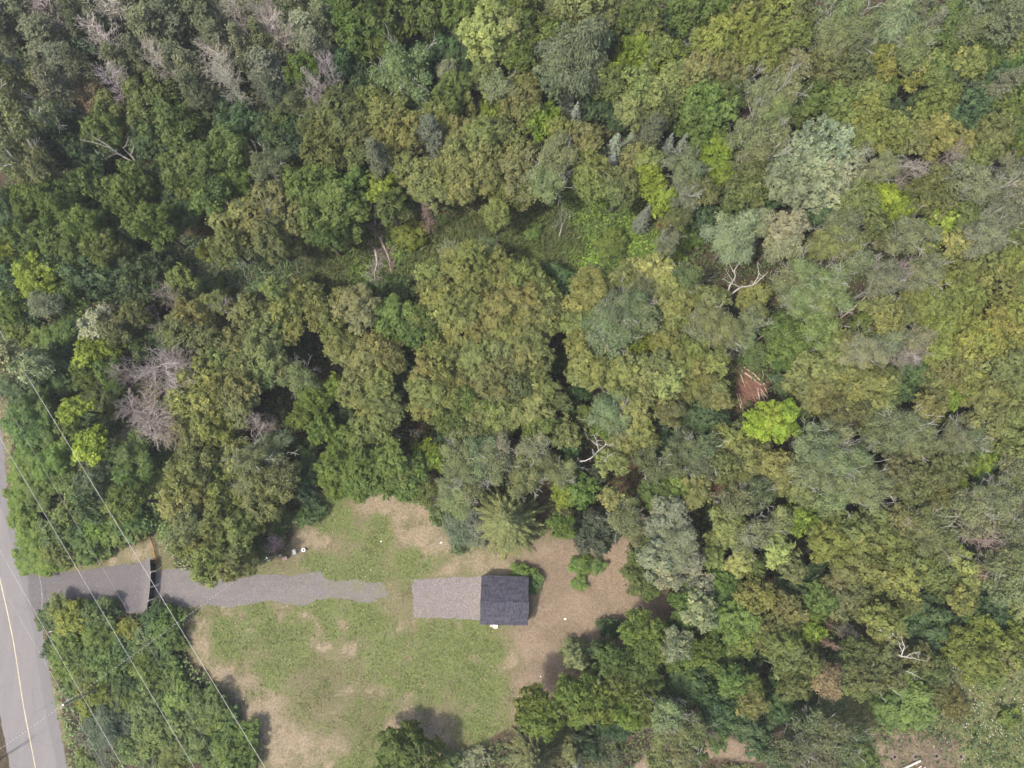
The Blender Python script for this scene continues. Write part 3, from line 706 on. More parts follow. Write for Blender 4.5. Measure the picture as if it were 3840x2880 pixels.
(2, 1): """O60,150,110 O170,210,95 O60,300,120 O190,330,100 O240,430,75 O130,440,110 O50,500,90 O140,570,95 O60,640,110 O170,650,80k O120,740,95h O180,860,95 O60,860,85k O120,1000,110 O290,940,75k O350,1140,85k O180,1130,95k O270,330,70k D240,150,85b D330,190,95b D420,160,65b D310,300,60k
O500,220,110 O450,330,95 O420,430,85 O430,540,75 O500,700,110 O560,250,85 O640,760,110 O460,770,75 O760,740,100 O560,640,70k S680,340,120b S620,430,120b S760,330,110b S850,400,95b S580,530,105b S710,530,90b S520,400,80b Y860,560,95k Y770,620,85k Y690,660,65k O720,140,85 O830,120,95l O960,130,110l O1050,200,95
S860,210,75k O990,260,85 O1060,300,100 O1050,400,95 O1000,500,85 O1120,250,90 O1020,590,95 O1170,620,110 O1060,700,120 O900,740,100 O1200,740,100 O1320,690,75 O1000,810,110l O1130,830,110 O850,850,95 O1220,880,75k O960,950,95 O800,950,85 O1020,1010,75k O1330,850,72 O1345,925,66
S1290,420,110 S1400,480,110 S1540,440,95 S1480,540,85 S1200,470,85h X1390,610,65 S1130,140,85k F1250,160,55 O1290,280,85k O1560,270,95y O1600,390,65k G490,1050,75 S620,1000,115b S680,1080,85b G600,1100,65y O790,1110,95 O840,1200,95 O720,1210,85 D950,1160,85b D980,1250,80b
D1130,1040,95 D1240,1060,95 D1160,1130,90 S1120,1260,110k S1240,1260,105k S1200,1370,105k S900,1350,95k S1010,1360,95k O650,1330,85 F1060,1330,45 O1430,1220,105 O1560,1120,95k O1600,1190,85k O1500,1320,110 O1400,1370,100k Y1600,1076,100
G960,1560,120 G1060,1510,95l G900,1500,60 O1200,1530,85 O640,1570,65 Y330,1560,70k G440,1530,95 D540,1440,60q S80,1420,130 S200,1330,110 S320,1400,100 S60,1330,90 S150,1230,95h S740,1630,70k S1460,1590,95k S1590,1550,85k F1580,1450,70 D390,960,60k D440,880,60k D1330,1080,80k d1560,640,80 D340,1260,60k d1380,1160,70k O740,900,60k D1280,960,70k d330,700,70k D400,1380,60k""",
(3, 1): """S200,130,130 S330,250,140 S200,270,110 S130,190,95 S330,380,110y S420,180,100 S330,480,100y F120,400,60 S580,60,90h S750,160,110h X760,170,95 X870,90,80 S1000,130,110h O1120,80,95y O1150,190,95y O1250,250,120y O1350,100,110y O1480,200,130y O1610,80,105y O1610,260,105y O1100,300,110y O980,290,95y O1230,380,100y O1130,440,95y
O1330,560,120y O1450,480,130y O1560,440,110y O1280,640,95 O1500,580,105y O1060,560,110y O1090,640,85y O700,320,85 O770,430,95 O830,360,85 G620,450,95b O960,360,85y O920,260,75 G80,500,105b G180,540,105b G110,610,95b d110,690,85 O300,640,85 O420,580,95 O480,560,65 S600,620,110h X860,620,125 S780,560,100h S950,550,85h X890,640,85 F1200,450,70
O300,760,140 O450,780,120 O230,850,110 O330,900,130 O480,900,130 O600,850,130y O680,920,110 O740,800,85 O420,1010,110k O560,1000,85k D900,790,95b D960,740,75b D1010,770,75b D850,880,75b O1160,780,95 O1250,800,110y O1200,720,85 O1100,840,90 O1400,760,110 O1560,730,110 O1050,980,100 Y1130,900,85k O1330,880,110 O1480,930,110 O1610,880,85
O1400,1080,110 O1520,1060,85 y1440,1180,65 Y80,1080,112 Y10,1048,75 D230,1040,95 D310,1060,80 S860,1130,140b S750,1060,100b S980,1180,110b S900,1260,110b S700,1150,95b S1230,1180,110h S1340,1200,85h S300,1230,130b S430,1180,110b S270,1390,120b S430,1330,120b S560,1330,110b S620,1450,120b S480,1480,110b S400,1560,100b S680,1560,90b
Y1130,1340,85k Y1400,1320,85k O1150,1420,95k O850,1390,105k O1000,1430,95k O930,1500,105k O1090,1560,95k Y1250,1510,65k D1340,1280,75 D1420,1450,110b S1350,1600,95h O1560,1270,105 S1500,1560,110k O790,1460,90k O230,1510,105k O300,1590,95k O40,1370,95 O40,1470,85 F1620,1410,60 S1300,1630,90h S1610,1380,85h D150,960,70 O1260,1340,70k d1160,1070,70 O1620,1000,90 O1630,620,90 O1640,1180,80 O1560,1480,80k D90,820,60b""",
(0, 2): """u180,60,95y u230,200,95y u310,320,100y u200,310,80y g380,260,100 d370,130,100 g440,60,85 g560,270,85 d520,150,85 g660,100,95 g640,230,65 g760,120,100 d850,50,100 g900,120,60 u150,-40,75y g660,260,50
O1230,100,110 O1330,170,110 O1200,200,85 O1390,310,130 O1310,380,60 O1500,250,110k O1560,110,110 O1420,90,110 O1590,330,85k O1480,370,80 y470,680,100 g400,640,80 d320,680,70 d640,660,100 g620,740,80 d720,630,60 g420,860,90 d330,880,55 g640,810,80 y830,760,60k d1010,680,75 d1100,730,100y d1130,830,65y
g620,900,90 g700,1000,100 d800,900,80 g930,850,75h g570,1060,80 y600,1240,100k y690,1150,80k y580,1180,75k g750,1200,80 d820,1100,75 g970,1020,90 g900,950,70 g850,1230,70 g1080,1000,65 g1150,1060,55 s700,1350,120k s640,1440,100k s800,1400,90k s700,1540,105k s940,1590,80k g980,1320,120h g1050,1430,130h g960,1490,100h g1150,1250,100
d1330,1250,110 d1240,1200,70 g1200,1400,110h g1400,1370,100 g1300,1500,110h g1150,1570,110h g1450,1480,100 g1550,1580,110 g1400,1620,90h g1600,1430,75 d1120,1130,70 g440,980,80 d1060,900,70 g480,1110,70 d540,960,70 d760,1060,60 g830,1520,90h g580,1620,80 d1480,1330,60 g1120,1340,70 d880,1120,60 d1060,1160,70 g760,830,60""",
(1, 2): """N1636,59,240 G930,1530,110 G1000,1450,85 G880,1630,100 G1100,1560,95k d1250,1610,75 s1410,1590,65l s1290,110,100h s1380,60,95h s1410,180,65h d1300,230,45h x110,210,70 o60,60,80k g100,0,80 d330,30,70 d400,-10,60 g1180,10,60h d20,260,60 d140,120,50 d200,40,60""",
(2, 2): """G325,90,70y D555,125,140q D480,60,80q D640,70,80q S720,60,100k S790,130,85k u475,350,60 u560,355,52 u435,465,42 u415,345,40 u60,390,60 u150,430,48 u150,480,35 d110,480,50
W1000,60,120k W1090,220,120 W950,300,120k G850,290,100h G830,420,85h G910,470,85h W1010,410,90k W1160,300,90 W1200,480,90 G1130,570,95b W1210,640,110 G1120,670,75 G1390,520,95b G1330,450,75b G1450,720,115l G1490,820,110l G1400,910,110 G1300,790,95l G1250,900,95 G1340,640,80b
G820,680,65 G800,780,85 G930,800,95 W1060,850,95 G1000,900,95 G880,870,80 G1110,960,95 D1170,1060,95b D1100,1130,80b D1250,1150,100b D1330,1290,105b D1410,1340,95b D1480,1240,85b G1430,1080,95 G1510,1130,85y O1540,1240,85 N430,950,115 N530,1040,100 G650,950,95k G760,1010,95k G660,1090,80 G860,1060,110k G820,1180,100
G440,1180,110y G360,1170,85y G520,1250,105y G640,1250,95y G760,1310,85y G440,1310,75y G860,1310,80 G150,1230,100y G200,1350,100y G120,1310,80y N150,1590,170 N390,1540,100 s600,1440,65l D500,1500,90k s620,1600,75 B420,1620,60
S1000,1290,95 S1050,1370,110 S1150,1420,100 S990,1440,85 S1100,1560,120 S960,1600,95 F1150,1560,60 O1400,90,120l O1330,160,80 O1480,330,85l O1300,280,75 S1560,150,110h S1470,200,80h O1580,530,95 O1600,750,95k G1580,340,65 D1560,1420,100b D1620,1520,80b D700,1390,70k D960,1180,70k d1280,30,50k D620,1380,60k D1560,950,60k X1300,1430,30 d640,750,60k D560,900,70k D1070,760,80 D1380,1200,60k D740,1100,60k d1330,1480,60 G1200,1560,60h""",
(3, 2): """S60,60,85 Y210,50,100k O60,240,95l O150,340,85k D200,470,100 O380,200,120y O520,120,120 O680,100,120 O800,60,100 O600,250,120y O750,250,120y O850,330,120 O520,340,120 O680,380,110y O880,460,95y O760,480,100k O980,360,95 S1000,130,130b S1100,190,110b S960,50,90b S1110,80,90h S1350,50,100h S1540,60,105h S1610,130,90h
X1370,200,120 O1200,360,110l R1340,400,70y O1280,430,95l O1230,560,85y O1130,440,90 S1520,360,110b S1560,480,105b S1610,310,85b D1350,600,95b D1480,650,115b D1590,730,95b G310,580,85b Y260,760,90k O500,560,120k O430,470,85k O600,610,95 O130,640,95 O100,720,85k D880,640,110b D1020,690,130b D1130,790,110b D980,820,110b D1100,890,90b
O740,690,95y O760,780,85y Z370,830,80 X510,770,55 O590,910,105k O700,960,110k O620,1040,100k O560,1120,75k O770,1050,80k O60,850,115k O100,940,100k O160,1100,95k O260,960,85k R360,1090,95 O1380,800,110y O1300,950,120y O1470,900,120y O1600,900,110y O1060,1010,95k O1400,1020,95 O1560,990,80h
g870,1220,150 g760,1310,90 g960,1300,90 d150,1200,95 d280,1250,85 D60,1250,110 S250,1400,110k S380,1430,100k S520,1460,90k S150,1510,110k S330,1550,110k S480,1580,110k G620,1600,80h S60,1600,85k d440,900,60 D340,380,70k O1640,590,80 o1200,1250,80k O910,580,80k D1300,700,90b O1230,830,80y O1640,780,70y D60,1090,60k o1080,1150,70k O960,930,70k g1560,1330,60y""",
}

# ------------------------------------------------------------------ the shed
M['shingle'] = None
def shingle_mat():
    m, N, L = mat_new('shingle')
    oi = N.new('ShaderNodeObjectInfo'); tc = N.new('ShaderNodeTexCoord'); P = tc.outputs['Object']
    br = N.new('ShaderNodeTexBrick'); L.new(P, br.inputs['Vector'])
    ge = N.new('ShaderNodeNewGeometry')
    mp = N.new('ShaderNodeMapping'); mp.inputs['Scale'].default_value = (6.2, 2.0, 1); L.new(ge.outputs['Position'], mp.inputs['Vector'])
    n = nnoise(N, L, 1.0, 2, .5, mp.outputs[0]); f = nnoise(N, L, 60, 2, .6, P)
    c = nmix(N, L, nramp(N, L, n, [(.40, 0.0), (.50, 1.0)]), (.030, .030, .042), (.066, .064, .080))
    c = nmix(N, L, 1.0, c, nramp(N, L, oi.outputs['Random'], [(0, .80), (1, 1.22)]), 'MULTIPLY')
    c = nmix(N, L, 1.0, c, nramp(N, L, f, [(.2, .8), (.8, 1.2)]), 'MULTIPLY')
    N.remove(br)
    finish(N, L, c, .9, .25, f, .4, .01)
    return m
M['shingle'] = shingle_mat()
M['siding'] = plain('siding', (.58, .55, .50), .6, .3, .1, 2)
M['white'] = plain('white_plastic', (.80, .80, .78), .45, .4, .04, 4)
M['concrete'] = plain('concrete', (.42, .37, .33), .9, .2, .2, 5)
M['black'] = plain('black_fabric', (.012, .013, .016), .8, .2, .3, 6)
M['steel'] = plain('galvanised', (.46, .46, .48), .45, .5, .15, 8, .6)
M['pole'] = plain('pole_wood', (.23, .22, .20), .9, .15, .3, 2)
M['wire'] = plain('wire', (.50, .48, .46), .5, .4, .1, 2)
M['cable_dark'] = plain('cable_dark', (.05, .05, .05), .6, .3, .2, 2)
M['trim'] = plain('trim', (.70, .69, .66), .5, .35, .06, 3)
M['glass'] = plain('glass', (.03, .035, .04), .08, .6, .1, 1)
EV, RG = 2.45, 3.95
cNW = Vector((*at(1806.4, 2159, EV)[:2], 0)); cNE = Vector((*at(1983.6, 2163.5, EV)[:2], 0)); cSE = Vector((*at(1978, 2346, EV)[:2], 0)); cSW = Vector((*at(1799.7, 2340.8, EV)[:2], 0))
ctr = (cNW + cNE + cSE + cSW) / 4
RW = ((cNE - cNW).length + (cSE - cSW).length) / 2; RD = ((cNW - cSW).length + (cNE - cSE).length) / 2
rz = math.atan2((cNE - cNW).y, (cNE - cNW).x)
shed = link('shed', None, None, (ctr.x, ctr.y, 0), (0, 0, rz))
tag(shed, 'small square shed with a dark grey shingled gable roof at the gravel pad', 'shed')
ov = .22; hx, hy = RW / 2 - ov, RD / 2 - ov
def wall_boards(name, a, b, gable=False):
    """a wall: backing plus lapped siding boards"""
    a = Vector(a); b = Vector(b); d = (b - a); L_ = d.length; ang = math.atan2(d.y, d.x); mid = (a + b) / 2
    w_ = MB()
    if gable:
        t = Vector((-d.y, d.x, 0)).normalized() * .06; zt = RG - .12
        vs = [a - t, b - t, b - t + Vector((0, 0, EV - .05)), mid - t + Vector((0, 0, zt)), a - t + Vector((0, 0, EV - .05))]
        vs += [p + t * 2 for p in vs]
        w_.add(vs, [(0, 1, 2, 3, 4), (9, 8, 7, 6, 5), (0, 5, 6, 1), (1, 6, 7, 2), (2, 7, 8, 3), (3, 8, 9, 4), (4, 9, 5, 0)])
    else:
        w_.box((mid.x, mid.y, (EV - .08) / 2), (L_, .12, EV - .08), ang)
    wall = w_.build(name, M['siding'], shed)
    out = Vector((d.y, -d.x, 0)).normalized() * .075
    for i in range(11):
        z = .14 + i * .21
        board = MB().box((mid.x + out.x, mid.y + out.y, z), (L_ - .02, .022, .19), ang).build('siding_board', M['siding'], wall)
    return wall
wall_boards('wall', (-hx, -hy, 0), (hx, -hy, 0))
wall_boards('wall', (hx, hy, 0), (-hx, hy, 0))
we = wall_boards('wall', (hx + .16, -hy + .07, 0), (hx + .16, hy - .07, 0), True)
ww = wall_boards('wall', (-hx - .10, hy - .07, 0), (-hx - .10, -hy + .07, 0), True)
# garage door in the west wall, window and meter on the east, side door with step on the south
gd = MB().box((-hx - .21, -.2, 1.05), (.05, 3.6, 2.1)).build('garage_door', M['trim'], shed)
for i in range(4): MB().box((-hx - .245, -.2, .27 + i * .52), (.02, 3.5, .46)).build('door_panel', M['trim'], gd)
dr = MB().box((-hx + 1.9, -hy - .11, 1.02), (.95, .05, 2.0)).build('door', M['trim'], shed)
MB().box((-hx + 2.25, -hy - .16, 1.0), (.04, .05, .14)).build('handle', M['steel'], dr)
MB().box((-hx + 1.25, -hy - .58, .10), (.42, .66, .20)).build('step', M['concrete'], shed)
MB().box((-hx + 1.78, -hy - .66, .14), (.62, .78, .28)).build('white_step', M['white'], shed)
wd = MB().box((hx + .28, -1.0, 1.5), (.05, 1.5, .9)).build('window', M['trim'], shed)
for s in (-.36, .36): MB().box((hx + .31, -1.0 + s, 1.5), (.012, .64, .78)).build('pane', M['glass'], wd)
# roof: deck, then shingles in overlapping courses on both slopes
sl = math.atan2(RG - EV, RD / 2); slen = math.hypot(RG - EV, RD / 2)
roof = MB()
roof.add([(-RW / 2, -RD / 2, EV - .10), (RW / 2, -RD / 2, EV - .10), (RW / 2, 0, RG - .10), (-RW / 2, 0, RG - .10), (-RW / 2, RD / 2, EV - .10), (RW / 2, RD / 2, EV - .10),
          (-RW / 2, -RD / 2, EV), (RW / 2, -RD / 2, EV), (RW / 2, 0, RG), (-RW / 2, 0, RG), (-RW / 2, RD / 2, EV), (RW / 2, RD / 2, EV)],
         [(6, 7, 8, 9), (9, 8, 11, 10), (0, 3, 2, 1), (3, 4, 5, 2), (0, 1, 7, 6), (4, 10, 11, 5), (0, 6, 9, 3), (3, 9, 10, 4), (1, 2, 8, 7), (2, 5, 11, 8)])
roof_o = roof.build('roof', M['shingle'], shed)
sh_mesh = {}
rnd = random.Random(3)
NC, PW = 18, RW / 7.0
for side in (-1, 1):
    for c in range(NC):
        e = slen / NC; s0 = c * e
        off_ = (.5 if c % 2 else 0) + rnd.uniform(-.08, .08)
        xs = [-RW / 2] + [min(RW / 2, max(-RW / 2, -RW / 2 + (k + off_) * PW)) for k in range(1, 7)] + [RW / 2]
        for k in range(len(xs) - 1):
            wdt = xs[k + 1] - xs[k] - .012
            if wdt < .08: continue
            key = round(wdt, 2)
            if key not in sh_mesh:
                b = MB(); b.box((0, 0, 0), (wdt, e * 1.25, .014))
                me = bpy.data.meshes.new('shingle'); me.from_pydata(b.v, [], b.f); me.update(); me.materials.append(M['shingle']); sh_mesh[key] = me
            sm = s0 + e * .5
            yy = side * (RD / 2 - sm * math.cos(sl)); zz = EV + sm * math.sin(sl) + .022
            link('shingle', sh_mesh[key], roof_o, ((xs[k] + xs[k + 1]) / 2, yy, zz), (-side * (sl - .035), 0, 0))
for k in range(9):      # ridge caps
    b = MB(); a = RW / 9; x0 = -RW / 2 + a * k
    zr = RG + .05 + .004 * (k % 2)
    b.add([(x0, -.15, zr - .05), (x0 + a - .01, -.15, zr - .05), (x0 + a - .01, 0, zr), (x0, 0, zr), (x0, .15, zr - .05), (x0 + a - .01, .15, zr - .05)], [(0, 1, 2, 3), (3, 2, 5, 4), (0, 3, 4), (1, 5, 2)])
    b.build('ridge_cap', M['shingle'], roof_o)
for s in (-1, 1):
    MB().box((0, s * (RD / 2 + .012), EV - .06), (RW, .02, .13)).build('fascia', M['trim'], roof_o)

# ------------------------------------------------------------------ the black screened gate across the drive
zt = 1.62
gpx = [(584, 2094.5), (586, 2140.5), (582.5, 2197), (577, 2246), (571, 2300)]      # foot of the screen, north to south
gp = [Vector((*at(u, v)[:2], 0)) for u, v in gpx]
gate = link('gate', None, None, (gp[2].x, gp[2].y, 0)); tag(gate, 'black screened gate in four panels across the gravel drive', 'gate')
o0 = gp[2]
for i in range(4):
    a = gp[i] - o0; b = gp[i + 1] - o0; d = (b - a).normalized(); L_ = (b - a).length; ang = math.atan2(d.y, d.x); g = .09; mid = (a + b) / 2
    n_ = Vector((-d.y, d.x, 0)) * .012
    # slightly billowing fabric, with thickness
    vs = []; fs = []; NX, NZ = 9, 6
    for sgn in (1, -1):
        for iz in range(NZ + 1):
            for ix in range(NX + 1):
                p = a + d * (g + (L_ - 2 * g) * ix / NX)
                bl = .035 * math.sin(ix * 1.3 + i) * math.sin(math.pi * iz / NZ)
                q = p + n_ * sgn + Vector((n_.x, n_.y, 0)).normalized() * bl
                vs.append((q.x, q.y, .06 + (zt - .1) * iz / NZ))
    S_ = (NX + 1) * (NZ + 1)
    for s in (0, 1):
        for iz in range(NZ):
            for ix in range(NX):
                q = s * S_ + iz * (NX + 1) + ix; fs.append((q, q + 1, q + NX + 2, q + NX + 1))
    pn = MB().add(vs, fs).build('panel', M['black'], gate)
    for z in (.05, zt):
        MB().tube([a + d * .05 + Vector((0, 0, z)), b - d * .05 + Vector((0, 0, z))], .02, 6).build('rail', M['steel'] if i in (1, 2) else M['black'], pn)
for i, (pt, m_) in enumerate([(gp[0], 'black'), (gp[1], 'steel'), (gp[1] + (gp[2] - gp[1]).normalized() * .13, 'steel'), (gp[2], 'black'), (gp[3], 'steel'), (gp[3] + (gp[4] - gp[3]).normalized() * .13, 'steel'), (gp[4], 'black')]):
    p = pt - o0
    MB().tube([(p.x, p.y, 0), (p.x, p.y, zt + .05)], .032, 8).build('post', M[m_], gate)

# orange snow fence in the grass north of the gate
M['orange'] = plain('orange_plastic', (.62, .20, .05), .6, .3, .25, 5)
pts = [T3(968, 148), T3(985, 185), T3(1000, 225), T3(1006, 270), T3(1016, 305), T3(1012, 325)]
of = link('snow_fence', None, None, (*at(*pts[2])[:2], 0)); ob = Vector(of.location)
tag(of, 'low orange plastic snow fence curving up from the black gate', 'fence')
W3 = [Vector((*at(u, v)[:2], 0)) - ob for u, v in pts]
mb = MB()
for i in range(len(W3) - 1):
    a, b = W3[i], W3[i + 1]
    for r in range(5):
        z = .06 + r * .13 + .05 * math.sin(i)
        mb.tube([a + Vector((.10 * r * .4, 0, z)), b + Vector((.10 * r * .4, 0, z))], .028, 4)
    for q in range(5):
        p = a.lerp(b, q / 5.); mb.tube([p + Vector((0, 0, .05)), p + Vector((.16, 0, .62))], .02, 4)
mb.build('mesh_netting', M['orange'], of)
for i in (0, 2, 5):
    MB().tube([W3[i], W3[i] + Vector((0, 0, .9))], .025, 6).build('stake', M['pole'], of)

# ------------------------------------------------------------------ poles and wires
def px3(u, v, z): return Vector((*at(u, v, z)[:2], z))
def base_of(u, v, z): p = px3(u, v, z); return Vector((p.x, p.y, 0))
P1T = px3(237, 2642, 9.4); P2T = px3(1001, 2091.6, 6.7)
p3 = Vector((*at(-10, 2852)[:2], 0))
def pole(base, h, label, r=.14, arm=True, lean=(0, 0)):
    o = link('power_pole', None, None, base); tag(o, label, 'pole', 'wooden power poles')
    MB().tube([(0, 0, 0), (lean[0] * .5, lean[1] * .5, h * .5), (lean[0], lean[1], h)], [r, r * .85, r * .68], 10).build('post', M['pole'], o)
    MB().tube([(lean[0], lean[1], h), (lean[0], lean[1], h + .10)], [r * .74, r * .5], 10).build('cap', M['steel'], o)
    if arm:
        MB().box((0, 0, h - .45), (1.5, .10, .12), 1.0).build('crossarm', M['pole'], o)
        for s in (-.62, .62): MB().tube([(s * math.cos(1.0), s * math.sin(1.0), h - .39), (s * math.cos(1.0), s * math.sin(1.0), h - .2)], [.05, .03], 8).build('insulator', M['steel'], o)
        MB().tube([(.10, .05, 2.0), (.11, .05, h - .8)], .035, 6).build('conduit', M['steel'], o)
    return o
pole(Vector((P1T.x, P1T.y, 0)), 9.4, 'grey wooden power pole rising from roadside shrubs, lower left', .15)
pole(Vector((p3.x, p3.y, 0)), 9.4, 'wooden power pole at the far road edge, lower left corner', .15)
pp = pole(Vector((P2T.x, P2T.y, 0)), 6.7, 'slim grey service pole beside the white chair', .11, False)
MB().tube([(-.05, -.1, 6.2), (.0, -.34, 6.35), (.22, -.40, 6.35), (.30, -.22, 6.2), (.26, -.1, 5.9)], .03, 6).build('weatherhead', M['steel'], pp)
MB().box((.16, -.06, 1.6), (.16, .30, .45)).build('meter_box', M['steel'], pp)

def wire(a, b, sag, r, mat, label, name='overhead_wire', n=24, parent=None):
    a = Vector(a); b = Vector(b); pts = []
    for i in range(n + 1):
        t = i / n; p = a.lerp(b, t); p.z -= sag * 4 * t * (1 - t); pts.append(p)
    o = MB().tube(pts, r, 5).build(name, mat, parent)
    if label: tag(o, label, 'wire', 'overhead wires')
    return o
def ext(a, b, z, k0, k1):
    A = px3(*a, z); B = px3(*b, z); d = B - A
    return A - d * k0, B + d * k1
def t5(x, y): return (x / 1.728, 960 + y / 1.728)
wa = ext(t5(0, 490), T4(60, 1659), 10.4, .25, .25); wire(*wa, .0, .024, M['wire'], 'thick pale overhead wire passing over the black gate')
wb = ext(t5(0, 900), T3(1430, 1659), 8.6, .25, .25); wire(*wb, .0, .009, M['wire'], 'thin faint overhead wire between the two thicker ones')
wc = ext(t5(0, 1180), T3(1260, 1659), 10.4, .25, .25); wire(*wc, .0, .021, M['wire'], 'thick pale overhead wire crossing the drive west of the gate')
wd_ = ext(T3(0, 250), T3(800, 1659), 10.4, .25, .25); wire(*wd_, .0, .020, M['wire'], 'thick pale overhead wire starting over the road edge')
we_ = ext(T3(20, 500), T3(680, 1659), 8.6, .25, .25); wire(*we_, .0, .009, M['wire'], 'thin faint overhead wire nearest the road')
def twisted(a, b, sag, label):
    o = link('service_cable', None); tag(o, label, 'cable', 'overhead wires')
    a = Vector(a); b = Vector(b); N_ = int((b - a).length / .42); lt = MB(); dk = MB()
    def P_(t):
        p = a.lerp(b, t); p.z -= sag * 4 * t * (1 - t); return p
    for i in range(N_):
        t0, t1 = i / N_, (i + .56) / N_
        lt.tube([P_(t0), P_((t0 + t1) / 2), P_(t1)], .021, 5)
    dk.tube([P_(i / 24.) for i in range(25)], .017, 5)
    tag(lt.build('bare_strand', M['wire'], o), kind='stuff'); dk.build('insulated_strand', M['cable_dark'], o)
    return o
twisted(P1T + Vector((0, 0, -.25)), P2T + Vector((0, 0, -.2)), .35, 'twisted black and white service cable from roadside pole to chair')
twisted(P1T + Vector((0, 0, -.3)), Vector((p3.x, p3.y, 9.1)), .2, 'twisted black and white cable crossing the road, lower left')

# sagging chain across the mouth of the drive, with its white tag
ca = px3(*T3(250, 402), 1.0); cb = px3(*T3(263, 668), 1.0)
ch = link('chain_barrier', None); tag(ch, 'thin sagging chain with a white tag across the drive mouth', 'chain')
wire(ca, cb, .55, .022, M['wire'], None, 'chain', 18, ch)
mid = ca.lerp(cb, .5); mid.z -= .55
MB().box((mid.x, mid.y, mid.z - .02), (.05, .22, .20)).build('tag_plate', M['white'], ch)
for p in (ca, cb): MB().tube([(p.x, p.y, 0), (p.x, p.y, 1.06)], .045, 8).build('post', M['steel'], ch)

# roadside sign
sp_ = px3(191, 2369, 1.7)
sg = link('road_sign', None, None, (sp_.x, sp_.y, 0)); tag(sg, 'small white roadside sign on a post below the drive mouth', 'sign')
MB().tube([(0, 0, 0), (0, 0, 1.9)], .03, 8).build('post', M['steel'], sg)
MB().box((0, .04, 1.62), (.62, .03, .5), .25).build('plate', M['white'], sg)

# ------------------------------------------------------------------ things by the service pole
def D1(x, y): return (960 + x / 9.217, 2020 + y / 9.217)
c0 = at(*D1(1315, 460), .45)
chair = link('garden_chair', None, None, (c0[0], c0[1], 0), (0, 0, math.radians(100))); tag(chair, 'white plastic garden chair standing beside the service pole', 'chair')
MB().box((0, 0, .42), (.46, .46, .04)).build('seat', M['white'], chair)
b = MB()
for i in range(5): b.box((-.2 + i * .10, -.27 - .0, .66), (.07, .03, .46))
b.box((0, -.28, .90), (.52, .04, .09)); b.build('backrest', M['white'], chair)
for s in (-1, 1):
    MB().box((s * .29, -.02, .64), (.07, .52, .035)).build('armrest', M['white'], chair)
    for e in (-1, 1): MB().tube([(s * .29, e * .25, 0), (s * .26, e * .22, .63 if e > 0 else .64)], [.022, .028], 6).build('leg', M['white'], chair)
M['boxbrown'] = plain('box_brown', (.30, .215, .195), .7, .3, .15, 3)
c1 = at(*D1(1000, 670), .45)
bxo = link('utility_box', None, None, (c1[0], c1[1], 0), (0, 0, math.radians(20))); tag(bxo, 'low brown box with a flat lid at the foot of the service pole', 'box')
MB().box((0, 0, .30), (.66, .40, .60)).build('body', M['cable_dark'], bxo)
MB().box((-.02, -.02, .625), (.72, .46, .05)).build('lid', M['boxbrown'], bxo)
c2 = at(*D1(1650, 390), .3)
bk = link('bucket', None, None, (c2[0], c2[1], 0)); tag(bk, 'round white bucket with a dark opening right of the garden chair', 'bucket')
b = MB(); n_ = 20; vs = []; fs = []
for (r, z) in ((.17, 0), (.24, .42), (.265, .42), (.27, .46), (.15, .47), (.135, .42), (.12, .10)):
    for k in range(n_): vs.append((r * math.cos(6.2832 * k / n_), r * math.sin(6.2832 * k / n_), z))
for i in range(6):
    for k in range(n_): fs.append((i * n_ + k, i * n_ + (k + 1) % n_, (i + 1) * n_ + (k + 1) % n_, (i + 1) * n_ + k))
b.add(vs, fs); b.build('shell', M['white'], bk)
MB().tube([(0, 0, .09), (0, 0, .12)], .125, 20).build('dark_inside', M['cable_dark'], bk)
M['yellow'] = plain('yellow_stick', (.55, .42, .10), .6, .3, .2, 5)
s0 = px3(*D1(1300, 345), .05); s1 = px3(*D1(1490, 280), .05)
tag(MB().tube([s0, s1], .035, 6).build('stick', M['yellow']), 'short yellow stick lying behind the garden chair', 'stick')

# scraps lying about
def scrap(u, v, r, label, seed):
    rnd = random.Random(seed); x, y, _ = at(u, v); n = 7; vs = []
    for z, k in ((.01, 1.0), (.05, .9)):
        for i in range(n): a = 6.283 * i / n; q = r * k * rnd.uniform(.7, 1.15); vs.append((x + q * math.cos(a), y + q * math.sin(a) * .7, z))
    vs.append((x, y, .07)); fs = [(i, (i + 1) % n, n + (i + 1) % n, n + i) for i in range(n)] + [(n + i, n + (i + 1) % n, 2 * n) for i in range(n)]
    tag(MB().add(vs, fs).build('litter_scrap', M['white']), label, 'litter', 'white scraps on the ground')
scrap(*T4(811, 190), .13, 'white scrap in the middle of the lawn above the drive', 1)
scrap(*T4(1198, 198), .17, 'white scrap near the shrubs at the upper lawn edge', 2)
scrap(*T5(345, 693), .19, 'white scrap on the bare dirt right of the shed', 3)
scrap(*T5(185, 1065), .12, 'white scrap at the dirt edge below the shed', 4)
scrap(*T4(745, 375), .09, 'tiny white scrap on the grass just above the drive end', 5)
scrap(*T3(1578, 1212), .10, 'tiny white scrap on dry grass at lower left of the yard', 6)
scrap(*T4(125, 275), .10, 'white scrap in the grass left of the service pole', 7)

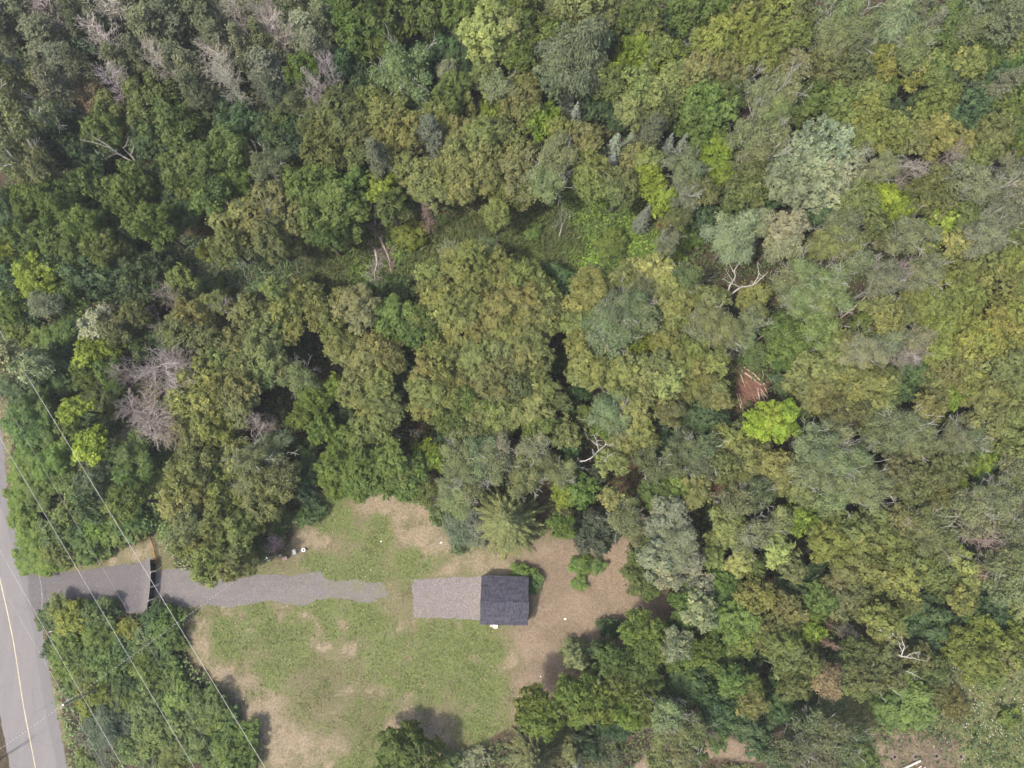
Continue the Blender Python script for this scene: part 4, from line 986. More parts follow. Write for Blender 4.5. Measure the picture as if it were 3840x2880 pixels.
# ------------------------------------------------------------------ brush pile, logs, fallen trees, post holes
def L4(x, y): return (2720 + x / 4.147, 1340 + y / 4.147)
rs = RS(17); segs = []
for i in range(900):
    u = rs.normal(400, 115); v = rs.normal(470, 150)
    if not in_poly(np.array([u]), np.array([v]), [(300, 120), (440, 150), (580, 260), (690, 560), (700, 760), (240, 800), (150, 620), (200, 330)])[0]: continue
    z = .2 + 1.1 * math.exp(-((u - 430) / 200) ** 2 - ((v - 480) / 240) ** 2) * rs.rand()
    x, y, _ = at(*L4(u, v), z); a = 2.05 + rs.normal() * .4; l = rs.uniform(.5, 1.7)
    dx, dy = math.cos(a) * l / 2, math.sin(a) * l / 2; dz = rs.normal() * .2
    segs.append(((x - dx, y - dy, max(.03, z - dz)), (x + dx, y + dy, max(.03, z + dz)), rs.uniform(.015, .04), .012))
v_, f_ = tubes_np(segs, 4)
tag(link('brush', mesh_np('brush', v_, f_, None, M['bark']), color=(.30, .165, .125)), 'heap of reddish brown twigs under the pale logs', 'brush', kind='stuff')
# red-brown needle litter patches seen between the crowns
LOGS = [((290, 155), (420, 245), .10), ((300, 235), (555, 430), .16), ((420, 240), (610, 420), .09), ((240, 270), (340, 560), .07), ((325, 370), (500, 720), .08), ((500, 475), (540, 720), .12), ((400, 540), (490, 710), .09),
        ((555, 540), (625, 700), .10), ((590, 560), (660, 640), .09), ((180, 560), (245, 790), .11), ((215, 560), (275, 810), .10), ((430, 520), (530, 700), .07), ((540, 490), (665, 630), .09), ((480, 140), (520, 240), .06), ((565, 170), (600, 310), .06), ((610, 470), (660, 560), .08), ((330, 110), (400, 200), .06)]
for i, (a, b, r) in enumerate(LOGS):
    z = 1.0 if i in (1, 2, 5) else .75
    A = px3(*L4(*a), z); B = px3(*L4(*b), max(.35, z - .25)); m_ = A.lerp(B, .5) + Vector((0, 0, .04)); off3 = m_.copy()
    o = link('log', MB().tube([A - off3, m_ - off3, B - off3], [r, r * .9, r * .75], 7).build('x', M['bark']).data, None, off3, color=[(.50, .36, .25), (.42, .30, .24), (.56, .46, .36)][i % 3])
    bpy.data.objects.remove(bpy.data.objects['x'])
    tag(o, 'pale bare log lying on the brush pile', 'log', 'logs on the brush pile')
for i, (a, b, r, lab) in enumerate([((935, 1240), (1000, 1330), .10, 'upper pale log in the gap below the yellow-green tree'), ((990, 1340), (1025, 1510), .10, 'lower pale log in the gap below the yellow-green tree'), ((870, 1390), (940, 1385), .09, 'short pale log in the gap below the yellow-green tree')]):
    A = px3(*L4(*a), .4); B = px3(*L4(*b), .3)
    o = MB().tube([A, A.lerp(B, .5) + Vector((.05, 0, .05)), B], [r, r, r * .8], 7).build('log', M['bark'], color=(.50, .37, .26)); tag(o, lab, 'log', 'loose logs')
def L6(x, y): return (3200 + x / 3.456, 2640 + y / 3.456)
for a, b, r, c, lab in [((560, 880), (870, 735), .15, (.62, .57, .50), 'thick pale peeled log at the bottom edge below the post holes'), ((800, 860), (880, 805), .11, (.55, .47, .38), 'short pale log right of the thick peeled log, bottom edge'), ((870, 870), (935, 812), .10, (.45, .38, .32), 'brown log end right of the peeled logs, bottom edge')]:
    A = px3(*L6(*a), r + .05); B = px3(*L6(*b), r + .05)
    tag(MB().tube([A, A.lerp(B, .5), B], [r, r * .95, r * .9], 9).build('log', M['bark'], color=c), lab, 'log', 'loose logs')
M['hole'] = plain('hole_shade', (.020, .015, .012), 1, .05, .3, 4); M['spoil'] = plain('spoil', (.17, .138, .115), 1, .1, .25, 4)
for (x, y, lab) in [(537, 685, 'leftmost dark post hole in the row, bottom right'), (805, 685, 'second dark post hole from the left, bottom right'), (1078, 675, 'third dark post hole from the left, bottom right'), (1392, 683, 'rightmost dark post hole in the row, bottom right')]:
    h = link('post_hole', None, None, (*at(*L6(x, y))[:2], 0)); tag(h, lab, 'hole', 'post holes in a row')
    vs = []; fs = []; n_ = 18; rnd = random.Random(x)
    prof = ((.46, .012), (.34, .04), (.23, .06), (.20, .05), (.19, .016))
    for r, z in prof:
        for k in range(n_): q = r * rnd.uniform(.88, 1.12); vs.append((q * math.cos(6.2832 * k / n_), q * math.sin(6.2832 * k / n_), z))
    for i in range(len(prof) - 1):
        for k in range(n_): fs.append((i * n_ + k, i * n_ + (k + 1) % n_, (i + 1) * n_ + (k + 1) % n_, (i + 1) * n_ + k))
    MB().add(vs, fs).build('soil_ring', M['spoil'], h)
    MB().add([(.21 * math.cos(6.2832 * k / 14), .21 * math.sin(6.2832 * k / 14), .020) for k in range(14)], [tuple(range(14))]).build('opening', M['hole'], h)  # flat disc at ground level; shade inside the hole is put into its near-black colour

# two fallen dead trees in the clearing: butt to the north, crowns towards the camera
def fallen(u0, v0, u1, v1, variant, col, label, sxy=1.0):
    A = Vector((*at(u0, v0, .5)[:2], .45)); B = Vector((*at(u1, v1, .5)[:2], .8)); d = B - A; L_ = d.length
    q = d.to_track_quat('Z', 'Y'); tm, bm = DEAD[variant[0]][variant[1]]
    root = link('fallen_tree', None, None, A, q.to_euler()); tag(root, label, 'dead tree', 'bare dead trees')
    link('trunk', tm, root, scale=(1.1, 1.1, L_ / 10), color=tuple(c * 1.25 for c in col)); link('branch', bm, root, scale=(sxy, sxy, L_ / 10), color=col)
fallen(1405, 770, 1428, 1065, ('spruce', 0), (.34, .27, .25), 'fallen dead spruce with a pale trunk in the reedy clearing', 1.0)
fallen(1425, 890, 1480, 1075, ('spruce', 1), (.33, .25, .23), 'reddish fallen dead spruce lying right of the pale trunk', .8)
fallen(1407, 935, 1400, 1060, ('fluffy', 1), (.46, .42, .39), 'short bleached fallen top lying left in the clearing', .7)
# leaning pale trunks at the right
for a, b, r, lab in [((2886, 1238), (2968, 1162), .17, 'thick pale leaning trunk under the grey-green crown, right of clearing'), ((3196, 1160), (3290, 1070), .12, 'slim pale leaning trunk under a bare crown, right side')]:
    A = px3(*a, 5.0); B = px3(*b, 8.0); A0 = Vector((A.x - (B.x - A.x) * .4, A.y - (B.y - A.y) * .4, 0))
    tag(MB().tube([A0, A, B], [r * 1.1, r, r * .7], 8).build('leaning_trunk', M['bark'], color=(.46, .38, .31)), lab, 'trunk', 'bare leaning trunks')

# bleached bare trees whose crooked limbs stand out against the green
def snag(name, tile, base, limbs, z0, z1, r, col, label, trunk=True):
    """limbs: polylines in square units, first point at height z0, last at z1"""
    def P_(p, z): return px3(960 * tile[0] + p[0] / 1.728, 960 * tile[1] + p[1] / 1.728, z)
    b = P_(base, z0); root = link(name, None, None, (b.x, b.y, 0)); o = Vector((b.x, b.y, 0)); rnd = random.Random(label)
    if trunk: MB().tube([(0, 0, 0), (rnd.uniform(-.1, .1), 0, z0 * .5), b - o], [r * 1.5, r * 1.3, r], 8).build('trunk', M['bark'], root, color=tuple(c * .8 for c in col))
    for pl, k in limbs:
        n = len(pl); pts = []
        for i, p in enumerate(pl):
            t = i / (n - 1.); pts.append(P_(p, z0 + (z1 - z0) * (k[0] + (k[1] - k[0]) * t)) - o)
        dense = []
        for i in range(n - 1):
            for q in range(3):
                dense.append(pts[i].lerp(pts[i + 1], q / 3.) + Vector((rnd.gauss(0, .06), rnd.gauss(0, .06), rnd.gauss(0, .05))) * (q > 0))
        dense.append(pts[-1]); m_ = len(dense)
        rr = r * (.62 if k[0] == 0 else .38)
        lm = MB().tube(dense, [max(.022, rr * (1 - .8 * i / (m_ - 1.))) for i in range(m_)], 6).build('limb', M['bark'], root, color=col)
        tw = MB()
        for i in range(2, m_):
            d = Vector((rnd.gauss(0, 1), rnd.gauss(0, 1), rnd.uniform(-.2, .8))).normalized() * rnd.uniform(.4, 1.0)
            tw.tube([dense[i], dense[i] + d * .5 + Vector((0, 0, .1)), dense[i] + d], [.025, .02, .012], 4)
        tw.build('twig', M['bark'], lm, color=col)
    tag(root, label, 'dead tree', 'bare dead trees')
A_, B_ = (0, 1), (.4, 1)
snag('bare_tree', (3, 2), (865, 935), [([(865, 935), (810, 905), (800, 830), (770, 785), (715, 765)], A_), ([(865, 935), (885, 870), (862, 800)], A_), ([(870, 900), (840, 825), (805, 785)], B_), ([(865, 935), (940, 945), (1020, 968)], A_), ([(900, 938), (940, 912), (985, 905)], B_)], 9.0, 11.0, .14, (.43, .405, .37), 'bright bleached bare tree with crooked limbs, lower right')
snag('bare_tree', (3, 2), (845, 1032), [([(845, 1032), (920, 1040), (980, 1070)], A_)], 8.0, 8.8, .13, (.42, .395, .36), 'single white bare limb just below the bleached bare tree')
snag('bare_tree', (3, 2), (655, 1105), [([(655, 1105), (715, 1150), (738, 1205)], A_), ([(710, 1150), (735, 1135)], B_)], 7.0, 7.6, .12, (.42, .395, .36), 'white forked bare limb, left of two, below the bleached tree')
snag('bare_tree', (3, 2), (740, 1090), [([(740, 1090), (790, 1140), (828, 1165)], A_), ([(790, 1138), (820, 1122)], B_)], 7.0, 7.6, .12, (.42, .395, .36), 'white forked bare limb, right of two, below the bleached tree')
snag('bare_tree', (0, 0), (905, 1085), [([(905, 1085), (790, 1010), (720, 960), (650, 935), (515, 900)], A_), ([(905, 1080), (840, 1000), (800, 960), (832, 905)], A_), ([(850, 1000), (868, 945), (830, 900)], B_), ([(800, 1012), (740, 1000), (660, 1035)], B_), ([(720, 955), (610, 890), (558, 848)], B_), ([(760, 975), (640, 995)], B_)], 7.0, 11.0, .19, (.30, .28, .255), 'big forked bare tree leaning left among the upper left trees')
snag('bare_tree', (2, 1), (1385, 258), [([(1385, 258), (1440, 150), (1442, 90), (1505, 0)], A_), ([(1441, 110), (1405, 40), (1380, 0)], B_), ([(1400, 258), (1490, 200), (1560, 190), (1659, 105)], A_), ([(1480, 205), (1430, 180), (1365, 148)], B_), ([(1430, 165), (1385, 90)], B_), ([(1560, 188), (1600, 120), (1590, 40)], B_)], 7.5, 11.5, .22, (.37, .335, .295), 'large pale forked bare tree below the silvery crowns')
snag('bare_tree', (2, 1), (445, 1330), [([(445, 1330), (510, 1310), (560, 1262), (550, 1195), (522, 1160)], A_), ([(560, 1262), (612, 1222), (655, 1220)], B_), ([(540, 1285), (600, 1330), (632, 1290)], B_), ([(555, 1230), (490, 1180)], B_), ([(530, 1300), (520, 1250)], B_)], 7.0, 10.5, .13, (.44, .41, .37), 'curly white bare tree in a dark gap above the star-shaped spruce')

# ------------------------------------------------------------------ trees and shrubs
import re
KIND = {   # style, thing name, label words, category, colour, lobe height, most lobes per crown
 'O': ('broad', 'broadleaf_tree', 'olive green broadleaf tree', 'tree', (.208, .227, .082), 8.2, 6),
 'G': ('broad', 'broadleaf_tree', 'mid green broadleaf tree', 'tree', (.126, .172, .046), 7.6, 5),
 'D': ('broad', 'understorey_tree', 'dark green understorey tree', 'tree', (.100, .150, .066), 4.8, 4),
 'Y': ('broad', 'broadleaf_tree', 'yellow-green broadleaf tree', 'tree', (.285, .360, .055), 6.6, 4),
 'S': ('fine', 'poplar_tree', 'thin-crowned grey-green tree', 'tree', (.205, .232, .112), 9.0, 6),
 'W': ('broad', 'silvery_tree', 'silvery pale green tree', 'tree', (.275, .292, .180), 9.3, 8),
 'R': ('fine', 'withered_tree', 'withered rusty brown tree', 'tree', (.28, .215, .155), 7.0, 1),
 'U': ('pinnate', 'sumac_tree', 'feathery bright green sumac tree', 'tree', (.115, .180, .050), 4.0, 3),
 'P': ('pine', 'pine_tree', 'grey-green pine', 'tree', (.170, .188, .102), 0, 1),
 'B': ('spruce', 'spruce_tree', 'blue-grey spruce', 'tree', (.215, .245, .200), 0, 1),
 'N': ('star', 'spruce_tree', 'green spruce', 'tree', (.150, .162, .068), 0, 1),
 'X': ('fluffy', 'dead_tree', 'bare grey dead tree', 'dead tree', (.34, .29, .255), 0, 1),
 'Z': ('deadspruce', 'dead_tree', 'dead brown spruce', 'dead tree', (.27, .20, .165), 0, 1),
 'F': ('forked', 'dead_tree', 'bleached forked bare tree', 'dead tree', (.46, .43, .39), 0, 1),
 'g': ('broad', 'shrub', 'mid green leafy shrub', 'shrub', (.150, .205, .060), 0, 4),
 'd': ('broad', 'shrub', 'dark green leafy shrub', 'shrub', (.108, .160, .062), 0, 4),
 'y': ('broad', 'shrub', 'yellow-green leafy shrub', 'shrub', (.245, .27, .055), 0, 3),
 'o': ('broad', 'shrub', 'olive green leafy shrub', 'shrub', (.20, .20, .075), 0, 3),
 's': ('fine', 'shrub', 'grey-green thin shrub', 'shrub', (.19, .215, .125), 0, 4),
 'u': ('pinnate', 'sumac_shrub', 'feathery bright green sumac shrub', 'shrub', (.118, .182, .052), 0, 3),
 'x': ('fluffy', 'dead_shrub', 'bare grey dead shrub', 'dead shrub', (.34, .29, .255), 0, 1),
}
MODC = {'l': (1.35, 1.32, 1.4), 'k': (.74, .76, .80), 'y': (1.04, 1.04, .83), 'b': (.95, 1.0, 1.02), 'h': (1.0, .97, 1.15), 'q': (.80, .66, .88)}
MODW = {'l': 'pale ', 'k': 'dull ', 'y': 'yellowish ', 'b': 'bluish ', 'h': 'greyish ', 'q': 'dark greyish ', '': ''}
ents = []
for (tx, ty), s in CAT.items():
    for tk in s.split():
        m = re.fullmatch(r'([A-Za-z])(-?\d+),(-?\d+),(\d+)([lkybhq]*)', tk)
        ents.append([m[1], 960 * tx + int(m[2]) / 1.728, 960 * ty + int(m[3]) / 1.728, int(m[4]) / 1.728, m[5][:1]])
NAD = (CX, CY + math.tan(TILT) * FPX)
rng = random.Random(2024)
free = set(range(len(ents))); clusters = []
for i0 in sorted(free, key=lambda i: -ents[i][3]):
    if i0 not in free: continue
    free.discard(i0); k, x, y, r, md = ents[i0]; cl = [i0]
    near = sorted((j for j in free if ents[j][0] == k and (ents[j][4] == md or k in 'W') and math.hypot(ents[j][1] - x, ents[j][2] - y) < 1.9 * r), key=lambda j: math.hypot(ents[j][1] - x, ents[j][2] - y))
    for j in near:
        if len(cl) >= KIND[k][6]: break
        if min(math.hypot(ents[j][1] - ents[c][1], ents[j][2] - ents[c][2]) - .72 * (ents[j][3] + ents[c][3]) for c in cl) < 0:
            cl.append(j); free.discard(j)
    clusters.append(cl)

LAND = [('dark shingled shed', 1888, 2255), ('black screened gate', 565, 2195), ('brush pile', 2815, 1430), ('reedy clearing', 1900, 880), ('star-shaped spruce', 1907, 1954),
        ('white chair', 1103, 2068), ('big silvery tree', 3080, 640), ('fallen dead trees', 1420, 990), ('leaning power pole', 240, 2640), ('bleached forked tree', 3380, 2430),
        ('row of post holes', 3500, 2835), ('bare grey thicket', 600, 1500), ('top left corner', 0, 0), ('top right corner', 3840, 0), ('top edge centre', 2000, 0),
        ('right edge centre', 3840, 1400), ('left edge centre', 0, 1150), ('bottom edge centre', 1900, 2880)]
def where(u, v):
    n, x, y = min(LAND, key=lambda l: math.hypot(l[1] - u, l[2] - v))
    a = math.degrees(math.atan2(-(v - y), u - x)) % 360
    d = ['right of', 'upper right of', 'above', 'upper left of', 'left of', 'lower left of', 'below', 'lower right of'][int((a + 22.5) // 45) % 8]
    return n, d, math.hypot(u - x, v - y)

BARK = {'O': (.10, .085, .07), 'S': (.33, .31, .28), 'W': (.20, .18, .15)}
things = []
def tube_np_obj(name, segs, parent, color, sides=6):
    v, f = tubes_np(segs, sides)
    return link(name, mesh_np(name, v, f, None, M['bark'], True), parent, color=color)

for ci, cl in enumerate(clusters):
    k, _, _, _, md = ents[cl[0]]
    style, nm, words, cat, col, h0, _ = KIND[k]
    mult = np.array(MODC.get(md, (1, 1, 1)))
    jit = np.array([rng.uniform(.95, 1.04), rng.uniform(.98, 1.03), rng.uniform(.9, 1.12)]) * rng.uniform(.87, 1.15)
    if k in 'XZFx': jit = np.ones(3) * rng.uniform(.9, 1.1)
    color = tuple(np.array(col) * mult * jit)
    if k in 'gdu': color = tuple(np.array(color) * (1 + np.array([.20, .12, 0]) * rng.random() ** 2))
    u0 = sum(ents[j][1] for j in cl) / len(cl); v0 = sum(ents[j][2] for j in cl) / len(cl)
    off = math.hypot(u0 - NAD[0], v0 - NAD[1]) / 2000.0
    bark = BARK.get(k, (.12, .10, .085))
    if style in ('pine', 'spruce', 'star', 'fluffy', 'deadspruce', 'forked'):
        r = ents[cl[0]][3]
        if style == 'star':
            zc = 4.5; x, y, mpp = at(u0, v0, zc); s = r * mpp / 4.5
            if u0 > 1900 and abs(v0 - 1954) < 60: s = 1.0
            mesh, sc3, th = STAR, (s, s, .62 * s + .38), 14.0
            if r < 80: s = r * mpp / 2.3; mesh, sc3, th = rng.choice(SPRUCE), (s, s, .9), 9.9
            trunk = None
        elif style in ('pine', 'spruce'):
            Hm = 13.0 if style == 'pine' else 11.0; zf = .62 if style == 'pine' else .55
            hh = rng.uniform(11.5, 15.0) if style == 'pine' else rng.uniform(9.0, 11.5)
            if k == 'B': hh = min(hh, 6.0 + r * .07)
            x, y, mpp = at(u0, v0, hh * zf); R = r * mpp * (1.02 if style == 'pine' else 1.0)
            b = 2.6 if style == 'pine' else 2.3
            mesh = rng.choice(PINE if style == 'pine' else SPRUCE); sc3 = (R / b, R / b, hh / Hm); th = hh
        else:
            hh = rng.uniform(8.5, 11.5) if k != 'x' else 3.2
            if r < 42 and k != 'x': hh = 5.0 + r * .08
            if k == 'X' and v0 < 640 and u0 < 1400: hh = rng.uniform(13.0, 15.0)
            if md == 'l' and k == 'F': hh = 13.0
            x, y, mpp = at(u0, v0, hh * .68); R = r * mpp
            tm, bm = DEAD[{'fluffy': 'fluffy', 'deadspruce': 'spruce', 'forked': 'forked'}[style]][rng.randrange(3)]
            if k == 'X' and v0 < 640 and u0 < 1400: color = tuple(c * 1.45 for c in color); R *= 1.15
            sxy = R / (2.5 if style != 'forked' else 3.6); sz = hh / (10.0 if style != 'forked' else 8.6)
            root = link(nm, None, None, (x, y, 0), (0, 0, rng.uniform(0, 6.28)))
            link('trunk', tm, root, scale=(max(sxy, .8), max(sxy, .8), sz), color=color)
            link('branch', bm, root, scale=(sxy, sxy, sz), color=tuple(c * rng.uniform(.95, 1.1) for c in color))
            things.append((root, k, md, u0, v0, r, len(cl))); continue
        root = link(nm, None, None, (x, y, 0), (0, 0, rng.uniform(0, 6.28)))
        link('crown', mesh, root, scale=sc3, color=color)
        tube_np_obj('trunk', [((0, 0, 0), (0, 0, th * .5), .2, .13), ((0, 0, th * .5), (0, 0, th * .98), .13, .025)], root, (.10, .08, .068))
        things.append((root, k, md, u0, v0, r, 1)); continue
    shrub = k.islower()
    top = h0 * rng.uniform(.86, 1.16) if not shrub else 0
    if k == 'Y' and abs(u0 - 2890) < 130 and abs(v0 - 1580) < 80: top = 10.2      # the lime-coloured tree stands clear of its neighbours
    if k == 'G' and 1350 < u0 < 1700 and v0 > 2650: top *= .45      # the lower tree at the lawn's bottom edge
    lobes = []
    for n_, j in enumerate(cl):
        _, u, v, r, _ = ents[j]
        rm = r * .036
        if shrub: z = max(.55, rm * .62) + (rng.uniform(0, .5) if n_ == 0 else 0)
        else: z = top + rng.uniform(-.7, .7) - .22 * math.hypot(u - u0, v - v0) * .036
        x, y, mpp = at(u, v, z); R = r * mpp * (1.10 if not shrub else 1.08)
        lobes.append((x, y, z, R))
    bx = sum(l[0] for l in lobes) / len(lobes); by = sum(l[1] for l in lobes) / len(lobes)
    root = link(nm, None, None, (bx, by, 0))
    zst = (1.0 + .45 * min(off, 1.2)) if not shrub else .8
    segs = []; fork = np.array([0, 0, (top * .42 if not shrub else .12)])
    tr = .07 + .017 * top + .02 * len(lobes) if not shrub else .05
    if not shrub:
        segs.append((np.array([0, 0, 0.]), fork * .5, tr * 1.25, tr)); segs.append((fork * .5, fork, tr, tr * .8))
    for (x, y, z, R) in lobes:
        si = int(np.argmin([abs(math.log(R / s)) for s in SIZES]))
        if (style, si) not in LOBES: si = 1
        st = style
        if k == 'W' and rng.random() < .35 and si: st = 'smooth'
        s = R / SIZES[si]
        o = link('crown', rng.choice(LOBES[st, si]), root, (x - bx, y - by, z), (rng.uniform(-.2, .2), rng.uniform(-.2, .2), rng.uniform(0, 6.28)), (s * rng.uniform(.86, 1.14), s * rng.uniform(.86, 1.14), s * zst * rng.uniform(.8, 1.05)), tuple(c * rng.uniform(.93, 1.07) for c in color))
        if k in 'SRs':
            sf = R / 1.9
            link('limb', rng.choice(FANS), root, (x - bx, y - by, z), (0, 0, rng.uniform(0, 6.28)), (sf, sf, sf * zst), (.40, .38, .34) if k == 'S' else (.30, .26, .22))
        e = np.array([x - bx, y - by, z - .15 * R]); mid = (fork + e) / 2 + np.array([rng.uniform(-.3, .3), rng.uniform(-.3, .3), .25 if not shrub else 0])
        rr = max(.03, tr * .6)
        segs += [(fork, mid, rr, rr * .7), (mid, e, rr * .7, rr * .35)]
    tube_np_obj('trunk' if not shrub else 'stem', segs, root, bark)
    things.append((root, k, md, u0, v0, max(ents[j][3] for j in cl) * (1 + .35 * (len(cl) - 1) ** .5), len(cl)))

# labels: look first, then which one, counted outwards from something one can find
ORD = ['nearest', 'second nearest', 'third nearest', 'fourth nearest', 'fifth nearest', 'sixth nearest', 'seventh nearest', 'eighth nearest', 'ninth nearest', 'tenth nearest'] + ['%dth nearest' % n for n in range(11, 60)]
fam = {}
for t in things:
    root, k, md, u, v, r, n = t
    lm, d, dist = where(u, v)
    size = 'small ' if r < 48 else ('broad ' if r > 105 else '')
    key = (size + MODW[md] + KIND[k][2], d, lm)
    fam.setdefault(key, []).append((dist, t))
for (desc, d, lm), lst in fam.items():
    for i_, (dist, t) in enumerate(sorted(lst, key=lambda q: q[0])):
        root, k = t[0], t[1]
        lab = f'{desc} {d} the {lm}' if len(lst) == 1 else f'{desc}, {ORD[i_]} {d} the {lm}'
        tag(root, lab, KIND[k][3], {'dead tree': 'bare dead trees', 'dead shrub': 'bare dead trees', 'shrub': 'shrubs along the road, yard and clearing'}.get(KIND[k][3], 'trees of the wood'))

# ------------------------------------------------------------------ undergrowth, grass, reeds, flowers (nobody could count them)
def col_leaf(name, trans=.2):
    m, N, L = mat_new(name)
    a = N.new('ShaderNodeAttribute'); a.attribute_name = 'tone'
    p = N.new('ShaderNodeBsdfPrincipled'); p.inputs['Roughness'].default_value = .7; p.inputs['Specular IOR Level'].default_value = .15
    L.new(a.outputs['Color'], p.inputs['Base Color'])
    t = N.new('ShaderNodeBsdfTranslucent'); L.new(a.outputs['Color'], t.inputs['Color'])
    mx = N.new('ShaderNodeMixShader'); mx.inputs[0].default_value = trans
    L.new(p.outputs[0], mx.inputs[1]); L.new(t.outputs[0], mx.inputs[2])
    o = N.new('ShaderNodeOutputMaterial'); L.new(mx.outputs[0], o.inputs['Surface'])
    return m
M['low'] = col_leaf('low_plants')

def stuff(name, C, Nn, W, Ln, tone, AX, label, cat, rs):
    v, f, _ = leaves_mesh(C, Nn, W, Ln, np.zeros(len(C)), rs, .1, AX)
    t4 = np.repeat(np.concatenate([tone, np.ones((len(tone), 1))], 1), 4, 0)
    me = mesh_np(name, v, f, {'tone': ('FLOAT_COLOR', t4)}, M['low'])
    return tag(link(name, me), label, cat, kind='stuff')

def road_dist(x, y):
    d = np.full(x.shape, 1e9); P = rdense
    for i in range(len(P) - 1):
        a, b = P[i], P[i + 1]; dx, dy = b.x - a.x, b.y - a.y
        t = np.clip(((x - a.x) * dx + (y - a.y) * dy) / max(dx * dx + dy * dy, 1e-6), 0, 1)
        ex, ey = x - a.x - t * dx, y - a.y - t * dy
        s = np.sign(ex * dy - ey * dx)
        d = np.where(np.hypot(ex, ey) < np.abs(d), np.hypot(ex, ey) * s, d)
    return d
def free_of_paving(x, y, m=0.0):
    rd = road_dist(x, y) * -1
    hard = in_poly(x, y, DRIVE_XY) | in_poly(x, y, PAD_XY)
    rdd = np.abs(road_dist(x, y))
    return ~hard & (rdd > 4.1 + m)

rs = RS(5)
n = 260000
x = rs.uniform(-96, 96, n); y = rs.uniform(-44, 92, n)
u, v = pix(x, y); inframe = (u > -250) & (u < 4090) & (v > -250) & (v < 3130)
x, y = x[inframe], y[inframe]
g_, b_, d_, br_, w_, op_ = cover(x, y)
clump = vnoise(x, y, 2.2, 3) * .6 + vnoise(x, y, .8, 4) * .4
keep = (np.maximum.reduce([op_, d_, b_ * .9, w_]) < .30 + .2 * rs.rand(len(x))) & (clump > .33) & free_of_paving(x, y, .6)
x, y, clump = x[keep], y[keep], clump[keep]
n = len(x)
z = .1 + np.clip(clump - .33, 0, 1) * 4.2 * rs.uniform(.3, 1, n)
k = vnoise(x, y, 5.0, 9)[:, None]
tone = (np.array([.080, .120, .048]) * (1 - k) + np.array([.120, .160, .052]) * k) * rs.uniform(.65, 1.35, (n, 1))
green_l = np.clip((1000 - pix(x, y)[0]) / 300, 0, 1)[:, None] * np.clip((pix(x, y)[1] - 1500) / 300, 0, 1)[:, None]
tone = tone * (1 + .8 * green_l)
stuff('undergrowth', np.stack([x, y, z], 1), np.array([0, 0, 1.0]) + rs.normal(size=(n, 3)) * .45, rs.uniform(.2, .34, n), rs.uniform(.3, .55, n), tone, rs.normal(size=(n, 3)), 'low dark leafy undergrowth on the forest floor', 'undergrowth', rs)

# lawn, verge and meadow grass: little tufts, green or straw as the ground under them
n = 330000
x = rs.uniform(-75, 60, n); y = rs.uniform(-42, 22, n)
x2 = rs.uniform(20, 85, 60000); y2 = rs.uniform(-44, -18, 60000)
x = np.concatenate([x, x2]); y = np.concatenate([y, y2])
g_, b_, d_, br_, w_, op_ = cover(x, y)
nz = vnoise(x, y, 1.8, 11) * .4 + vnoise(x, y, .7, 12) * .35 + vnoise(x, y, .3, 13) * .25
keep = (g_ - .5 * b_ + (nz - .5) * 1.5 > rs.uniform(.05, 1.05, len(x))) & (np.maximum(g_, op_) > .15) & free_of_paving(x, y, -.15) & (d_ + (nz - .5) * 1.6 < .75)
x, y, nz, g_, b_, br_ = x[keep], y[keep], nz[keep], g_[keep], b_[keep], br_[keep]
n = len(x)
straw = (rs.rand(n) < np.clip(.36 + b_ * .7 - g_ * .24, .08, .9))[:, None]
gt = np.array([.152, .190, .058]) * (1 - .35 * br_[:, None]) + np.array([.03, .0, 0]) * br_[:, None]
tone = np.where(straw, np.array([.27, .225, .135]), gt) * rs.uniform(.65, 1.35, (n, 1)) * (.72 + .56 * vnoise(x, y, .55, 61))[:, None]
L_ = rs.uniform(.12, .34, n)
stuff('lawn_grass', np.stack([x, y, .03 + L_ * .22], 1), np.array([0, 0, 1.0]) + rs.normal(size=(n, 3)) * .5, L_ * .42, L_, tone, rs.normal(size=(n, 3)), 'short patchy grass of the yard and verges', 'grass', rs)

# reeds and tall grass of the clearing
n = 150000
x = rs.uniform(-75, 40, n); y = rs.uniform(20, 70, n)
u, v = pix(x, y, .7); u /= S22; v /= S22
mk = soft(u, v, MARSH, 16); lush = soft(u, v, LUSH, 18)
nz = vnoise(x, y, 3.0, 21) * .6 + vnoise(x, y, 1.0, 22) * .4
keep = (mk > rs.uniform(.2, .8, n))
x, y, u, v, lush, nz = x[keep], y[keep], u[keep], v[keep], lush[keep], nz[keep]; n = len(x)
west = np.clip((700 - u) / 120, 0, 1)[:, None]          # bluish reeds at the west end
lz = np.clip(lush + (nz - .5) * 1.1 + .5 * blobs(u, v, [(1290, 590, 50), (830, 560, 60), (880, 520, 30), (1180, 600, 40)]), 0, 1)[:, None]
dark = np.array([.105, .140, .050]); blue = np.array([.15, .20, .135]); bright = np.array([.20, .31, .055])
tone = (dark * (1 - west) + blue * west); tone = tone * (1 - lz) + bright * lz
tan = (rs.rand(n) < .10)[:, None] * (1 - lz)
tone = (tone * (1 - tan) + np.array([.20, .16, .085]) * tan) * rs.uniform(.6, 1.4, (n, 1))
h = rs.uniform(.5, 1.5, n) * (1 - .5 * lz[:, 0])
ax = np.array([.3, .15, .75]) + rs.normal(size=(n, 3)) * np.array([.6, .6, .15]) + np.stack([lz[:, 0]] * 3, 1) * rs.normal(size=(n, 3)) * .6
stuff('marsh_reeds', np.stack([x, y, h * .5], 1), rs.normal(size=(n, 3)) + np.array([0, -.4, .5]), rs.uniform(.09, .17, n) * (1 + 1.4 * lz[:, 0]), h, tone, ax, 'tall dark reeds and grass filling the clearing', 'reeds', rs)

